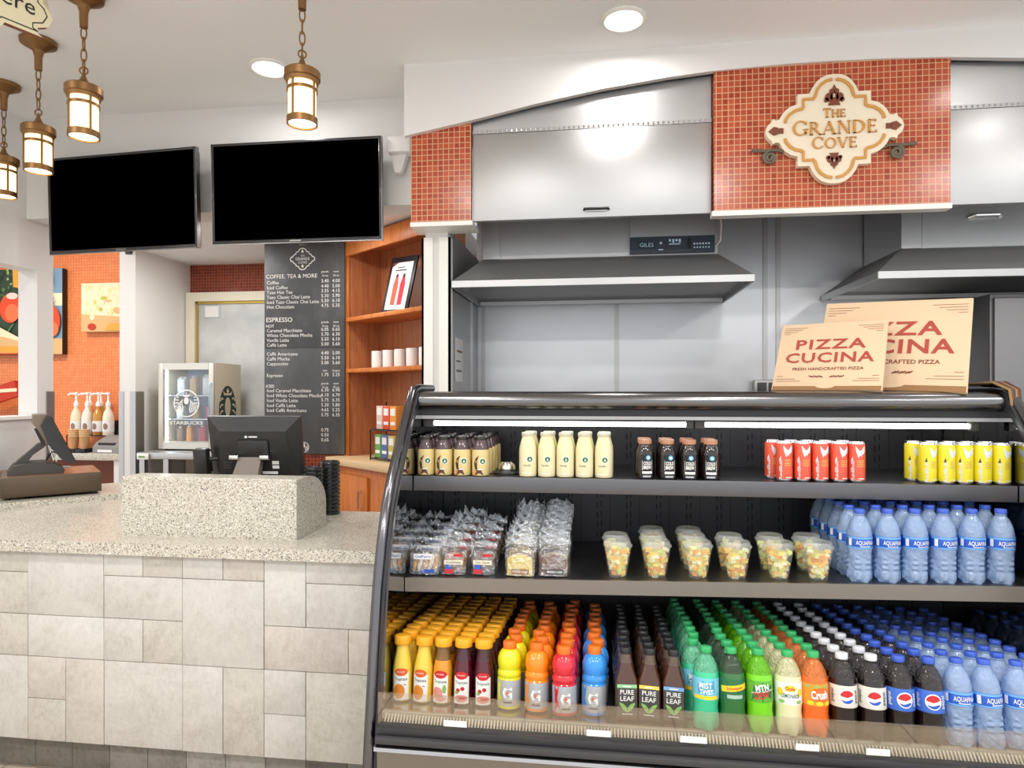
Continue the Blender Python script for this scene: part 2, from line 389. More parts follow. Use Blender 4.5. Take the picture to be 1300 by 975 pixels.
def steel_door(name, x0, x1, label, hx):
    t = thing(name, label, 'access panel', ((x0+x1)/2, 2.985, W(.785))); cx = (x0+x1)/2
    n = 8; xs = [x0+.004+(x1-x0-.008)*i/n for i in range(n+1)]; zs = lambda x: 1.19+(x+.58)/1.08*.012
    top = [(x0+.004-cx, 1.205-.785), (x1-.004-cx, 1.205-.785)]+[(x-cx, zarch(x)+.006-.785) for x in reversed(xs)]
    MB().prism(top, .012, .03, M_STEEL).obj('upper_sheet', t)
    MB().box(x0+.004-cx, x1-.004-cx, 0, .03, 0, .40, M_STEEL, .003).obj('hinged_sheet', t)
    h = MB().box(x0+.004-cx, x1-.004-cx, .002, .014, .402, .419, M_STEELD)
    k = 0
    x = x0+.03
    while x < x1-.02: h.tube([(x-cx, .003, .405), (x-cx, .003, .416)], .004, M_CHROME, 6); x += .022
    h.obj('piano_hinge', t)
    if hx is not None:
        MB().tube([(hx-cx-.055, .0, .035), (hx-cx-.055, -.016, .035), (hx-cx+.055, -.016, .035), (hx-cx+.055, 0, .035)], .006, M_BLACK, 8).obj('pull_handle', t)
        MB().box(hx-cx-.05, hx-cx+.05, -.012, -.006, .024, .046, M_STEEL).obj('handle_plate', t)
    return t
steel_door('hinged_steel_panel', -.58, .497, 'wide brushed steel flap with a small handle, between the red tiled panels', -.01)
steel_door('hinged_steel_panel', 1.457, 3.0, 'brushed steel flap beyond the tiled panel with the cream sign', None)

def hood(name, label, lx0, lx1, bx0, bx1, panel):
    t = thing(name, label, 'extractor hood', ((lx0+lx1)/2, 3.1, W(.5))); c = (lx0+lx1)/2; a, b, p, q = lx0-c, lx1-c, bx0-c, bx1-c
    yb, ybk, zl, zt = .3, .745, .031, .19
    m = MB()
    m.add([(a, 0, zl), (b, 0, zl), (q, yb, zt), (p, yb, zt), (a, ybk, zl), (p, ybk, zt), (b, ybk, zl), (q, ybk, zt)],
          [(0, 1, 2, 3), (4, 0, 3, 5), (1, 6, 7, 2), (0, 4, 6, 1)], M_HOOD)
    m.obj('canopy', t)
    m = MB().box(a, b, -.004, .01, 0, zl, M_STEEL).box(a-.002, a+.01, 0, ybk, 0, zl, M_STEEL).box(b-.01, b+.002, 0, ybk, 0, zl, M_STEEL)
    m.obj('lip', t)
    m = MB().box(a+.02, b-.02, ybk-.09, ybk-.06, -.002, .018, M_STEEL).box(a+.01, b-.01, .2, ybk-.06, .03, .036, M_STEELD)
    m.obj('grease_rail', t)
    m = MB().box(p, q, yb, ybk, zt-.002, .55, M_STEEL)
    m.box(p, p+.09, yb-.006, yb, zt, .4, M_STEEL).box(p+.093, q, yb-.004, yb, zt+.004, .4, M_STEEL)
    m.obj('plenum_box', t)
    if panel:
        x0, x1 = .159-c, .57-c
        g = MB().box(x0, x1, yb-.03, yb-.004, .275, .40, M_STEEL).obj('junction_cover', t)
        g = MB().box(x0-.002, x1+.002, yb-.034, yb-.002, .195, .277, mat('control_blue', rgb(52, 60, 72), .4)).obj('control_panel', t)
        y = yb-.0345
        k = MB(); D = mat('display', rgb(20, 40, 60), .3); F = mat('display_digits', rgb(200, 225, 240), .4)
        k.box(x0+.04, x0+.12, y-.002, y, .22, .25, D); k.flat(shift(text('GILES', .02), x0+.08, .226), F, face(y-.003))
        for i in range(4): k.box(x0+.19+i*.016, x0+.20+i*.016, y-.002, y, .25-.006*(i % 2), .262, F)
        for i in range(6): k.box(x0+.31+i*.014, x0+.318+i*.014, y-.002, y, .232, .24, F).box(x0+.31+i*.014, x0+.318+i*.014, y-.002, y, .215, .221, F)
        k.tube([(x0+.15, y+.001, .243), (x0+.15, y-.006, .243)], .006, F, 10); k.box(x0+.138, x0+.162, y-.002, y, .208, .213, F).box(x0+.19, x0+.245, y-.002, y, .235, .24, F)
        k.box(x0+.283, x0+.297, y-.006, y, .212, .262, M_BLACK)
        k.obj('display', g)
        MB().tube([(x1+.02, yb-.01, .43), (x1+.035, yb-.02, .33), (x1+.03, yb-.02, .25), (x1+.002, yb-.02, .22)], .005, mat('cable_cream', rgb(212, 200, 176), .6), 8).obj('cable', t)
    else:
        MB().tube([(.1+p+.2, yb-.005, .33), (.12+p+.2, yb-.03, .335), (p+.42, yb-.03, .335), (p+.44, yb-.005, .33)], .008, M_CHROME).obj('latch', t)
    return t
hood('extractor_hood', 'steel extractor hood with a dark control panel, in the niche under the wide flap', -.70, .70, -.60, .59, True)
hood('extractor_hood', 'steel extractor hood above the pizza boxes', 1.228, 3.1, 1.45, 3.0, False)
t = thing('steel_cabinet', 'tall plain steel cabinet at the end of the steel wall', 'cabinet', (2.2, 3.5, 0))
MB().box(-.42, .5, -.22, .34, .06, W(.45), mat('cabinet_steel', (.22, .22, .225, 1), .5, metal=.8), .01).obj('body', t); MB().box(-.4, .48, -.2, .32, 0, .06, M_BLACK).obj('plinth', t)
MB().box(-.41, .49, -.24, -.22, .5, W(.43), MATS['cabinet_steel'], .006).obj('door', t)
t = thing('wall_outlet', 'grey socket box low on the steel wall beside the pizza boxes', 'socket', (.93, 3.84, W(.02)))
MB().box(-.07, .07, -.035, .01, -.05, .045, M_STEELD, .006).obj('box', t)
MB().box(-.055, -.005, -.039, -.034, -.035, .03, M_GREY, .003).box(.005, .055, -.039, -.034, -.035, .03, M_GREY, .003).obj('cover', t)
tag(MB().box(-.711, -.708, 3.22, 3.40, W(.05), W(.27), M_PAPER).box(-.7085, -.706, 3.24, 3.36, W(.10), W(.11), M_GREY).box(-.7085, -.706, 3.24, 3.33, W(.15), W(.158), M_GREY).box(-.7085, -.706, 3.25, 3.37, W(.20), W(.21), M_CARDE).obj('notice_sheet'), 'white paper notice taped to the side of the steel niche', 'notice')

# ------------------------------------------------------------------ cream sign
M_UN = .55/1010
Q = [(0, 415), (45, 411), (90, 395), (130, 362), (160, 318), (178, 275), (268, 275), (268, 200), (320, 185), (362, 155), (390, 118), (402, 90), (430, 84), (455, 96), (464, 70), (490, 50), (506, 14), (506, 0)]
def sym(q):
    a = list(q); b = [(x, -y) for x, y in reversed(q)][1:]; c = [(-x, -y) for x, y in q][1:]; d = [(-x, y) for x, y in reversed(q)][1:-1]
    return a+b+c+d
sg = thing('shop_sign', 'cream lobed sign with gold lettering on the red tiles', 'sign', (.983, 2.953, W(1.107)))
sc = lambda q, k=M_UN: [(x*k, y*k*1.02) for x, y in q]
pl = sc(sym(Q)); n_ = len(pl)
m = MB()
# plate built as a ring fan so the outline stays clean
vs = [(x, -.03, z) for x, z in pl]+[(x, 0, z) for x, z in pl]; m.add(vs, [(i, (i+1) % n_, (i+1) % n_+n_, i+n_) for i in range(n_)], M_CREAM)
half = len(Q)-1
cols = sorted(set(round(x, 6) for x, z in pl))
from mathutils.geometry import tessellate_polygon
m.add([(x, -.03, z) for x, z in pl], [tuple(t_) for t_ in tessellate_polygon([[Vector((x, z, 0)) for x, z in pl]])], M_CREAM)
m.obj('panel', sg)
GQ = [(14, 372), (60, 362), (98, 336), (126, 300), (142, 246), (150, 232), (228, 232), (228, 168), (238, 160), (288, 148), (330, 122), (356, 88), (364, 60)]
m = MB()
for sx in (1, -1):
    for sz in (1, -1):
        vs, fs = ribbon([(x*M_UN*sx, z*M_UN*1.02*sz) for x, z in GQ], 22*M_UN)
        k = len(vs); m.add([(x, -.036, z) for x, z in vs]+[(x, -.03, z) for x, z in vs], fs+[(2*i, 2*i+2, 2*i+2+k, 2*i+k) for i in range(k//2-1)]+[(2*i+1, 2*i+3, 2*i+3+k, 2*i+1+k) for i in range(k//2-1)], M_GOLD)
m.obj('border', sg)
def glyph(ch):
    """roman capital as filled outlines: thick and thin strokes with serifs; returns polys, width"""
    T, t, s = .15, .06, .045
    def st(x0, y0, x1, y1, w): dx = w/2; return [(x0-dx, y0), (x0+dx, y0), (x1+dx, y1), (x1-dx, y1)]
    def sf(x, y, w): return [(x-w/2, y-(s if y > .5 else 0)), (x+w/2, y-(s if y > .5 else 0)), (x+w/2, y+(0 if y > .5 else s)), (x-w/2, y+(0 if y > .5 else s))]
    def hb(x0, x1, y, h=t): return [(x0, y-h/2), (x1, y-h/2), (x1, y+h/2), (x0, y+h/2)]
    def arc(cx, cy, rx, ry, a0, a1, n=14, thick=T, thin=t):
        out = []
        P = lambda a, o: (cx+(rx-(thin+(thick-thin)*abs(math.cos(a)))*o)*math.cos(a), cy+(ry-(thin+(thick-thin)*abs(math.cos(a)))*o)*math.sin(a))
        for i in range(n):
            a, b = a0+(a1-a0)*i/n, a0+(a1-a0)*(i+1)/n; out.append([P(a, 0), P(b, 0), P(b, 1), P(a, 1)])
        return out
    r = math.radians
    if ch == 'T': return [st(.35, 0, .35, 1, T), sf(.35, 0, .3), hb(0, .7, .97), [(0, .8), (.045, .8), (.045, 1), (0, 1)], [(.655, .8), (.7, .8), (.7, 1), (.655, 1)]], .7
    if ch == 'H': return [st(.12, 0, .12, 1, T), st(.68, 0, .68, 1, T), hb(.12, .68, .52), sf(.12, 0, .28), sf(.12, 1, .28), sf(.68, 0, .28), sf(.68, 1, .28)], .8
    if ch == 'E': return [st(.12, 0, .12, 1, T), hb(.02, .54, .97), hb(.12, .46, .52), hb(.02, .57, .03), [(.5, .82), (.54, .82), (.54, 1), (.5, 1)], [(.53, 0), (.57, 0), (.57, .2), (.53, .2)], [(.43, .44), (.46, .44), (.46, .6), (.43, .6)]], .58
    if ch == 'G': return arc(.45, .5, .45, .51, r(42), r(318))+[st(.74, .05, .74, .42, T), sf(.74, .38, .3), [(.75, .72), (.79, .72), (.79, .95), (.75, .9)]], .84
    if ch == 'C': return arc(.45, .5, .45, .51, r(42), r(318))+[[(.73, .7), (.78, .7), (.78, .95), (.73, .9)]], .78
    if ch == 'O': return arc(.46, .5, .46, .51, 0, 2*PI, 24), .92
    if ch == 'D': return [st(.12, 0, .12, 1, T), hb(.02, .35, .97), hb(.02, .35, .03)]+arc(.33, .5, .47, .5, r(-90), r(90)), .82
    if ch == 'R': return [st(.12, 0, .12, 1, T), hb(.02, .32, .97), hb(.12, .32, .5), sf(.12, 0, .28)]+arc(.3, .735, .27, .265, r(-90), r(90))+[st(.68, 0, .34, .5, T), sf(.7, 0, .2)], .74
    if ch == 'A': return [st(.06, 0, .40, 1, t), st(.74, 0, .40, 1, T), hb(.18, .62, .34), sf(.06, 0, .22), sf(.74, 0, .3)], .82
    if ch == 'N': return [st(.12, 0, .12, 1, t), st(.16, 1, .72, 0, T), st(.74, 0, .74, 1, t), sf(.12, 0, .24), sf(.1, 1, .2), sf(.74, 1, .24)], .84
    if ch == 'V': return [st(.40, 0, .06, 1, T), st(.40, 0, .72, 1, t), sf(.06, 1, .28), sf(.72, 1, .24)], .78
    return [], .3
def roman(body, cx, z, width, h0, h1):
    """small-capital line: the first letter is h0 tall, the rest h1"""
    out = []; x = 0
    for i, ch in enumerate(body):
        h = h0 if i == 0 else h1; p, wd = glyph(ch)
        out += [[(x+a*h, b*h) for a, b in q] for q in p]; x += wd*h+.12*h1
    x -= .12*h1; k = width/x
    return [[(cx-width/2+a*k, z+b) for a, b in q] for q in out]
m = MB()
for q in roman('THE', 0, .047, .088, .038, .032)+roman('GRANDE', 0, -.024, .335, .062, .054)+roman('COVE', 0, -.083, .178, .05, .044):
    m.prism(q, -.037, -.03, M_GOLD)
m.obj('lettering', sg)
def sym2(pts): return pts+[(-x, y) for x, y in reversed(pts) if x]
def orn(name, polys, dx, dz, rot=0, k=1.0):
    m = MB(); c, s_ = math.cos(rot), math.sin(rot)
    for p in polys: m.prism([(dx+(x*c-z*s_)*k, dz+(x*s_+z*c)*k) for x, z in p], -.035, -.03, M_BROWN)
    m.obj(name, sg)
U = M_UN
fl = [[(0, 160*U), (14*U, 128*U), (-14*U, 128*U)], ell(-16*U, 108*U, 20*U, n=12), ell(16*U, 108*U, 20*U, n=12), ell(-40*U, 62*U, 28*U, 34*U, 14), ell(40*U, 62*U, 28*U, 34*U, 14), ell(-58*U, 42*U, 18*U, n=10), ell(58*U, 42*U, 18*U, n=10), [(-16*U, 60*U), (16*U, 60*U), (44*U, 0), (-44*U, 0)], [(-26*U, 90*U), (-6*U, 100*U), (-14*U, 40*U), (-34*U, 50*U)], [(26*U, 90*U), (6*U, 100*U), (14*U, 40*U), (34*U, 50*U)]]
orn('ornament', fl, 0, .098); orn('ornament', [[(x, -z) for x, z in p] for p in fl], 0, -.103, 0, .78)
ar = [[(0, 60*U), (34*U, 20*U), (24*U, -14*U), (-24*U, -14*U), (-34*U, 20*U)], [(-20*U, -18*U), (20*U, -18*U), (20*U, -52*U), (-20*U, -52*U)]]
orn('ornament', ar, 428*U, 0, -PI/2); orn('ornament', ar, -428*U, 0, PI/2)
for sx in (1, -1):
    pts = []
    for i in range(34):
        a = PI/2-i*.36; r0 = .028*(1-i/40); pts.append((sx*(.255+r0*math.cos(a)), -.014, -.105+r0*math.sin(a)))
    bar = [(sx*.33, -.014, -.071), (sx*.30, -.014, -.074)]
    MB().tube(bar+[(sx*.27, -.014, -.0765)]+pts, .0075, M_SCROLL, 8).tube([(sx*.2, -.014, -.083), (sx*.225, -.014, -.074), (sx*.27, -.014, -.075)], .007, M_SCROLL, 8).obj('scroll', sg)

# ------------------------------------------------------------------ ceiling downlights
for x, y, lb in [(.10, 2.70, 'round recessed ceiling light above the steel flap'), (-1.52, 2.89, 'round recessed ceiling light partly behind the single hanging lantern')]:
    t = thing('recessed_light', lb, 'ceiling light', (x, y, CEIL), 0, 'recessed lights in the ceiling')
    MB().lathe([(.088, 0), (.09, -.006), (.078, -.012), (.07, -.004)], M_WHITE, 32, cap=(False, False)).obj('trim_ring', t)
    MB().lathe([(.072, -.003), (.072, -.006), (.001, -.008)], M_DOWN, 32).obj('lens', t)

# ------------------------------------------------------------------ hanging lanterns
def lantern(x, y, zb, label, rz):
    t = thing('pendant_lantern', label, 'pendant lamp', (x, y, CEIL), rz, 'bronze pendant lanterns'); zb = W(zb)-CEIL
    MB().lathe([(.001, -.13), (.014, -.128), (.015, -.07), (.022, -.045), (.05, -.028), (.068, -.018), (.07, -.004), (.066, 0)], M_BRONZE, 28).obj('canopy', t)
    top = zb+.247; m = MB(); z = -.125; i = 0
    while z-.046 > top-.012:
        pts = []
        for k in range(14):
            a = 2*PI*k/14; u, v = .0095*math.cos(a), .026*math.sin(a); pts.append((u, 0, z-.023+v) if i % 2 == 0 else (0, u, z-.023+v))
        m.tube(pts, .0028, M_BRONZE, 6, True); z -= .042; i += 1
    m.tube([(.014*math.cos(2*PI*k/16), 0, top+.008+.014*math.sin(2*PI*k/16)) for k in range(16)], .003, M_BRONZE, 6, True)
    m.obj('chain', t)
    MB().lathe([(.004, zb+.252), (.007, zb+.236), (.013, zb+.220), (.024, zb+.205), (.032, zb+.199), (.060, zb+.193), (.064, zb+.189), (.064, zb+.163), (.059, zb+.160), (.056, zb+.148), (.05, zb+.148)], M_BRONZE, 32).obj('cap', t)
    m = MB()
    for zz, hh in ((zb, .024), (zb+.118, .011), (zb+.15, .012)):
        m.lathe([(.0495, zz), (.054, zz), (.054, zz+hh), (.0495, zz+hh)], M_BRONZE, 32, cap=(False, False))
    for k in range(4):
        a = PI/4+k*PI/2; c, s_ = math.cos(a), math.sin(a)
        m.tube([(.0515*c, .0515*s_, zb+.01), (.0515*c, .0515*s_, zb+.155)], .0045, M_BRONZE, 6)
    m.obj('frame', t)
    MB().lathe([(.0485, zb+.012), (.0485, zb+.155)], M_SHADE, 32, cap=(False, False)).obj('glass_shade', t)
    MB().lathe([(.001, zb+.004), (.048, zb+.006)], M_SHADEB, 32, cap=(False, False)).obj('lens', t)
lantern(-1.064, 2.262, .966, 'hanging bronze lantern in front of the second screen', .55)
lantern(-1.94, 2.266, .964, 'hanging bronze lantern above the first screen, its canopy at the picture top', .35)
lantern(-2.39, 2.54, .945, 'hanging bronze lantern with its whole round canopy in view, beside the hanging sign', .2)
lantern(-2.895, 2.876, .955, 'hanging bronze lantern cut by the edge of the picture', .3)

# ------------------------------------------------------------------ hanging sign, upper corner
t = thing('hanging_sign', 'cream scalloped hanging sign with black letters ere, cut by the picture edge', 'sign', (-1.92, 1.65, W(1.225)), math.radians(66))
pl = [(.30, -.075), (.285, -.068), (.285, -.05), (.315, -.035), (.328, -.005), (.318, .02), (.30, .035), (.30, .11), (-.30, .11), (-.30, .035), (-.325, .0), (-.315, -.035), (-.285, -.05), (-.285, -.075), (-.05, -.075), (.0, -.1), (.05, -.075), (.11, -.075), (.125, -.11), (.17, -.115), (.195, -.075)]
pl = [(x, z) for x, z in pl]
m = MB(); n_ = len(pl)
m.add([(x, -.008, z) for x, z in pl]+[(x, .012, z) for x, z in pl], [(i, (i+1) % n_, (i+1) % n_+n_, i+n_) for i in range(n_)], M_BROWN)
bm = bmesh.new(); bm.faces.new([bm.verts.new((x, -.008, z)) for x, z in pl]); bmesh.ops.triangulate(bm, faces=bm.faces[:], ngon_method='EAR_CLIP'); m.bm(bm, mat('sign_pale', rgb(216, 206, 172), .6))
bm = bmesh.new(); bm.faces.new([bm.verts.new((x, .012, z)) for x, z in pl]); bmesh.ops.triangulate(bm, faces=bm.faces[:], ngon_method='EAR_CLIP'); m.bm(bm, M_BROWN)
m.obj('panel', t)
m = MB(); m.flat(shift(text('Order Here', .05), .10, -.015), M_BLACK, face(-.0095)); m.obj('lettering', t)
vs, fs = ribbon([(x*.95, .018+(z-.018)*.86) for x, z in pl+pl[:1]], .0035)
MB().add([(x, -.0092, z) for x, z in vs], fs, M_BLACK).obj('border', t)
MB().tube([(-.2, 0, .11), (-.2, 0, .355)], .005, M_BRONZE, 8).tube([(.2, 0, .11), (.2, 0, .355)], .005, M_BRONZE, 8).obj('hanging_rod', t)
# ------------------------------------------------------------------ screens on the bulkhead
def screen(x, label, rz, tilt, z):
    t = thing('wall_screen', label, 'television', (x, 3.16, W(z)), rz, 'black screens on the bulkhead'); t.rotation_euler = (tilt, 0, rz)
    MB().box(-.44, .44, -.005, .03, -.245, .245, M_BLACK, .008).box(-.3, .3, .03, .055, -.2, .15, M_BLACK, .006).obj('housing', t)
    m = MB(); B = mat('bezel', rgb(40, 40, 42), .25, coat=.4); E2 = mat('bezel_edge', rgb(150, 150, 150), .25, metal=1)
    m.box(-.45, .45, -.022, 0, -.256, -.236, B, .004).box(-.45, .45, -.022, 0, .242, .256, B, .004).box(-.45, -.437, -.022, 0, -.256, .256, B, .004).box(.437, .45, -.022, 0, -.256, .256, B, .004)
    for x0 in (-.452, .449): m.box(x0, x0+.003, -.02, .004, -.256, .256, E2)
    m.box(-.45, .45, -.024, -.02, -.258, -.254, E2)
    m.obj('bezel', t)
    MB().box(-.438, .438, -.017, -.006, -.237, .243, M_SCREEN).obj('screen', t)
    m = MB().box(-.03, .03, -.024, -.021, -.25, -.243, E2).lathe([(.016, -.27), (.02, -.255)], M_GREY, 12, (.03, -.005, 0)); m.obj('receiver', t)
    MB().box(-.2, .2, .05, .062, -.15, .15, M_GREY).tube([(0, .06, 0), (0, .105, 0)], .03, M_GREY, 10).obj('wall_bracket', t)
screen(-2.475, 'black screen over the orange tiled wall, lanterns in front of it', -.075, .03, .99)
screen(-1.515, 'black screen over the menu board, beside the red tiled soffit', 0, .03, 1.008)
t = thing('wall_speaker', 'small white bracketed speaker high on the bulkhead beside the second screen', 'speaker', (-.985, 3.26, W(1.22)))
MB().box(-.06, .06, -.10, -.01, -.03, .05, M_WALL, .01).obj('body', t); MB().prism([(-.05, -.03), (.03, -.03), (.0, -.12), (-.03, -.12)], -.06, -.02, M_WALL).obj('bracket', t)

# ------------------------------------------------------------------ counter run
t = thing('service_counter', 'long counter faced with pale stone tiles', 'counter', (-1.6, 2.24, 0))
def loc(o_): return Matrix.Translation((1.6, -2.24, 0))
m = MB(loc(0)); C0, Z0, CC = -2.161, W(-1.328), .1595
m.box(-3.142, -.694, 2.262, 2.85, W(-1.328), W(-.605), M_GROUT)
TL = [(-3, 0, 4, 4.53), (-3, 0, 3, 4), (-3, 0, 2, 3), (-4, 0, 0, 2), (0, 2, 3, 4.53), (0, 2, 2, 3), (0, 1, 1, 2), (0, 1, 0, 1), (1, 2, 0, 2), (2, 3, 4, 4.53), (3, 4, 4, 4.53), (2, 4, 3, 4), (2, 3, 2, 3), (3, 4, 2, 3), (2, 4, 0, 2),
      (4, 5, 4, 4.53), (5, 6, 4, 4.53), (4, 6, 2, 4), (4, 5, 0, 2), (5, 6, 0, 2), (6, 7, 3, 4.53), (7, 9, 4, 4.53), (7, 9, 3, 4), (6, 8, 2, 3), (8, 9.19, 2, 3), (6, 7, 1, 2), (6, 7, 0, 1), (7, 9.19, 0, 2), (9, 9.19, 3, 4.53), (-6.1, -3, 2, 4.53), (-6.1, -4, 0, 2)]
rr = random.Random(3)
for a, b, c, d in TL:
    m.box(C0+a*CC+.0012, C0+b*CC-.0012, 2.25-rr.uniform(0, .003), 2.262, Z0+c*CC+.0012, Z0+d*CC-.0012, M_STONE[rr.choice([0, 1, 1, 0, 2, 3])], .0012)
m.obj('tiled_front', t)
m = MB(loc(0)).box(-3.142, -.694, 2.325, 2.4, 0, W(-1.328), M_GROUT)
for i in range(-5, 9):
    m.box(C0+i*CC+.001-.03, C0+(i+1)*CC-.001-.03, 2.315, 2.325, .003, W(-1.328)-.002, M_BASET[rr.choice([0, 1, 1, 2])], .001)
m.obj('toe_kick', t)
m = MB(loc(0)).prism([(-3.142, 2.2215), (-.694, 2.2215), (-.694, 2.95), (-1.95, 2.95), (-2.5, 3.5), (-2.9, 3.5), (-3.142, 3.3)], W(-.605), W(-.56), M_GRAN, 'z')
m.obj('worktop', t)
MB(loc(0)).box(-3.142, -2.4, 2.9, 3.2, 0, W(-.605), M_WALL).box(-2.4, -.694, 2.85, 2.9, 0, W(-.605), M_WOOD).obj('carcass', t)
# granite block
t = tag(empty('granite_screen', (-1.475, 2.34, W(-.56))), 'big speckled granite block with a rounded end, in front of the open register', 'counter screen')
prof = [(0, 0), (0, .225), (.004, .229)]+[(.10+.17*math.sin(a), .229-.13*(1-math.cos(a))) for a in [i*PI/2/8 for i in range(9)]]+[(.27, 0)]
MB().prism(prof, -.365, .352, M_GRAN, 'x').obj('block', t)
# raised slab for the second register (runs at 45 degrees)
def rot45(px, py): return Matrix.Translation((px, py, 0)) @ Matrix.Rotation(PI/4, 4, 'Z')
t = thing('granite_ledge', 'raised speckled granite slab under the cash drawer', 'counter ledge', (-2.72, 2.98, W(-.56)))
MB().prism([(.05-.47, -.05-.47), (.286, .187), (-.06, .534), (-.42, .174)], 0, .028, M_GRAN, 'z').obj('slab', t)
DZ = W(-.532)
t = thing('cash_till', 'wide brown metal cash drawer on the raised granite slab', 'cash drawer', (-2.72, 2.976, DZ), PI/4)
MDR = mat('drawer_brown', rgb(92, 78, 62), .42, metal=.3, bump=(400, .05)); MDT = mat('drawer_top', rgb(150, 112, 84), .25, metal=.4)
MB().box(-.21, .21, 0, .40, .012, .112, MDR, .005).box(-.205, .205, .005, .395, .112, .1135, MDT).obj('body', t)
MB().box(-.20, .20, -.004, .0, .02, .104, MDR, .0015).obj('drawer_front', t)
for sx in (-.18, .18):
    for y in (.03, .37): MB().lathe([(.012, 0), (.012, .013)], M_BLACK, 10, (sx, y, 0)).obj('foot', t)
MP = mat('register_grey', rgb(74, 70, 66), .45); MPD = mat('register_dark', rgb(40, 39, 39), .4, coat=.2)
def monitor_parts(t, w, h, d, T, logo):
    m = MB(T); e = .035
    # wedge back: rim, sloping sides, raised centre
    a = [(-w/2, 0, 0), (w/2, 0, 0), (w/2, 0, h), (-w/2, 0, h)]
    b = [(x, -.018, z) for x, _, z in a]
    c = [(-w/2+.045, -d, .045), (w/2-.045, -d, .045), (w/2-.06, -d, h-.06), (-w/2+.06, -d, h-.06)]
    m.add(a+b+c, [(3, 2, 1, 0), (0, 1, 5, 4), (1, 2, 6, 5), (2, 3, 7, 6), (3, 0, 4, 7), (4, 5, 9, 8), (5, 6, 10, 9), (6, 7, 11, 10), (7, 4, 8, 11), (8, 9, 10, 11)], MPD)
    m.obj('housing', t, sharp=20)
    MB(T).box(-w/2+.012, w/2-.012, 0, .003, .012, h-.012, M_SCREEN).obj('screen', t)
    m = MB(T).box(-.07, .07, -d-.012, -d+.002, h*.35, h*.68, MPD, .008); m.obj('mount', t)
    m = MB(T)
    for i in range(3): m.box(-w/2+.065, -w/2+.10, -d-.001, -d+.001, .075+i*.012, .08+i*.012, M_GREY)
    m.obj('vent_slots', t)
    for x0, x1, z0, z1 in ((w/2-.13, w/2-.10, .075, .09), (w/2-.13, w/2-.10, .095, .11), (.03, .10, .05, .062)): MB(T).box(x0, x1, -d-.001, -d, z0, z1, M_PAPER).obj('label_sticker', t)
    m = MB(T).flat(shift(shape(ell(0, 0, .007, .006, 8), 1), -.03, h-.085), M_PAPER, face(-d-.001)); m.box(-.018, .02, -d-.001, -d, h-.088, h-.082, M_PAPER).obj('logo_mark', t)
t = thing('cash_register', 'black touch screen register seen from behind, above the granite block', 'register', (-1.512, 2.80, W(-.56)), math.radians(5))
T = Matrix.Translation((0, 0, .155)) @ Matrix.Rotation(math.radians(12), 4, 'X')
monitor_parts(t, .415, .305, .045, T, True)
MB().box(-.065, .065, -.12, -.08, .02, .02, MP).add([(-.115, -.182, .02), (.025, -.182, .02), (.042, -.098, .272), (-.058, -.098, .272), (-.115, -.15, .02), (.025, -.15, .02), (.042, -.06, .272), (-.058, -.06, .272)],
    [(0, 1, 2, 3), (7, 6, 5, 4), (0, 3, 7, 4), (1, 5, 6, 2), (3, 2, 6, 7), (0, 4, 5, 1)], mat('register_arm', rgb(134, 124, 116), .5)).obj('stand_arm', t)
MB().box(-.14, .14, -.17, .06, 0, .03, MP, .01).obj('foot_plate', t)
MB().box(-.095, -.055, -.115, -.085, .262, .282, M_CHROME, .003).obj('hinge', t); MB().box(.04, .08, -.115, -.085, .262, .282, M_CHROME, .003).obj('hinge', t)
MB(Matrix.Translation((-.235, -.06, .16)) @ Matrix.Rotation(.15, 4, 'X')).box(-.03, .03, -.02, .02, .02, .15, MPD, .006).tube([(0, -.021, .04), (0, -.0215, .04)], .004, M_BLACK).tube([(.03, .01, .1), (.09, .03, .1)], .01, MPD).obj('card_reader', t)
# side-on register on the drawer
t = thing('cash_register', 'grey touch screen register seen from the side on the brown cash drawer', 'register', (-2.72, 2.976, DZ+.1135), PI/4)
q = lambda pts: [((x-335)*.00064, max(0, (672-y)*.00066)) for x, y in pts]
MB().prism(q([(50, 672), (62, 640), (95, 600), (180, 588), (300, 590), (365, 602), (412, 632), (422, 656), (410, 672)]), .07, .29, MP, 'y').obj('foot_plate', t)
MB().prism(q([(80, 615), (112, 575), (205, 485), (245, 445), (285, 432), (305, 455), (280, 480), (215, 530), (178, 585), (160, 600)]), .13, .21, MP, 'y').obj('stand_arm', t)
MB().prism(q([(222, 330), (246, 326), (296, 438), (270, 446)]), .12, .22, MPD, 'y').obj('mount', t)
m = MB().prism(q([(300, 218), (327, 232), (492, 588), (466, 600), (392, 560), (308, 440), (262, 300)]), .03, .33, MPD, 'y').prism(q([(214, 216), (300, 214), (318, 232), (340, 330), (300, 442), (246, 336), (212, 290)]), .06, .30, mat('register_back', rgb(128, 114, 98), .45), 'y')  # back cover's lighter brown has reflected light put into its colour
m.obj('housing', t)
m = MB()
for k in range(9): m.prism(q([(318+12*k, 268+25*k), (322+12*k, 268+25*k), (330+12*k, 284+25*k), (326+12*k, 284+25*k)]), .029, .031, M_BLACK, 'y')
m.prism(q(ell(352, 408, 7, n=10)), .028, .031, M_BLACK, 'y'); m.obj('vent_slots', t)
MB().prism(q([(329, 236), (333, 236), (494, 584), (490, 584)]), .045, .315, M_SCREEN, 'y').obj('screen', t)
m = MB(); r2 = random.Random(5)
for k in range(5):
    a = r2.uniform(-.07, .03); m.tube([(a, .10, .10+r2.uniform(0, .03)), (a*.5+r2.uniform(-.03, .03), .09, .05+r2.uniform(0, .06)), (r2.uniform(-.06, .03), .12, .14)], .004, M_BLACK if k % 2 else M_PAPER, 6)
m.obj('cable', t)
m = MB()
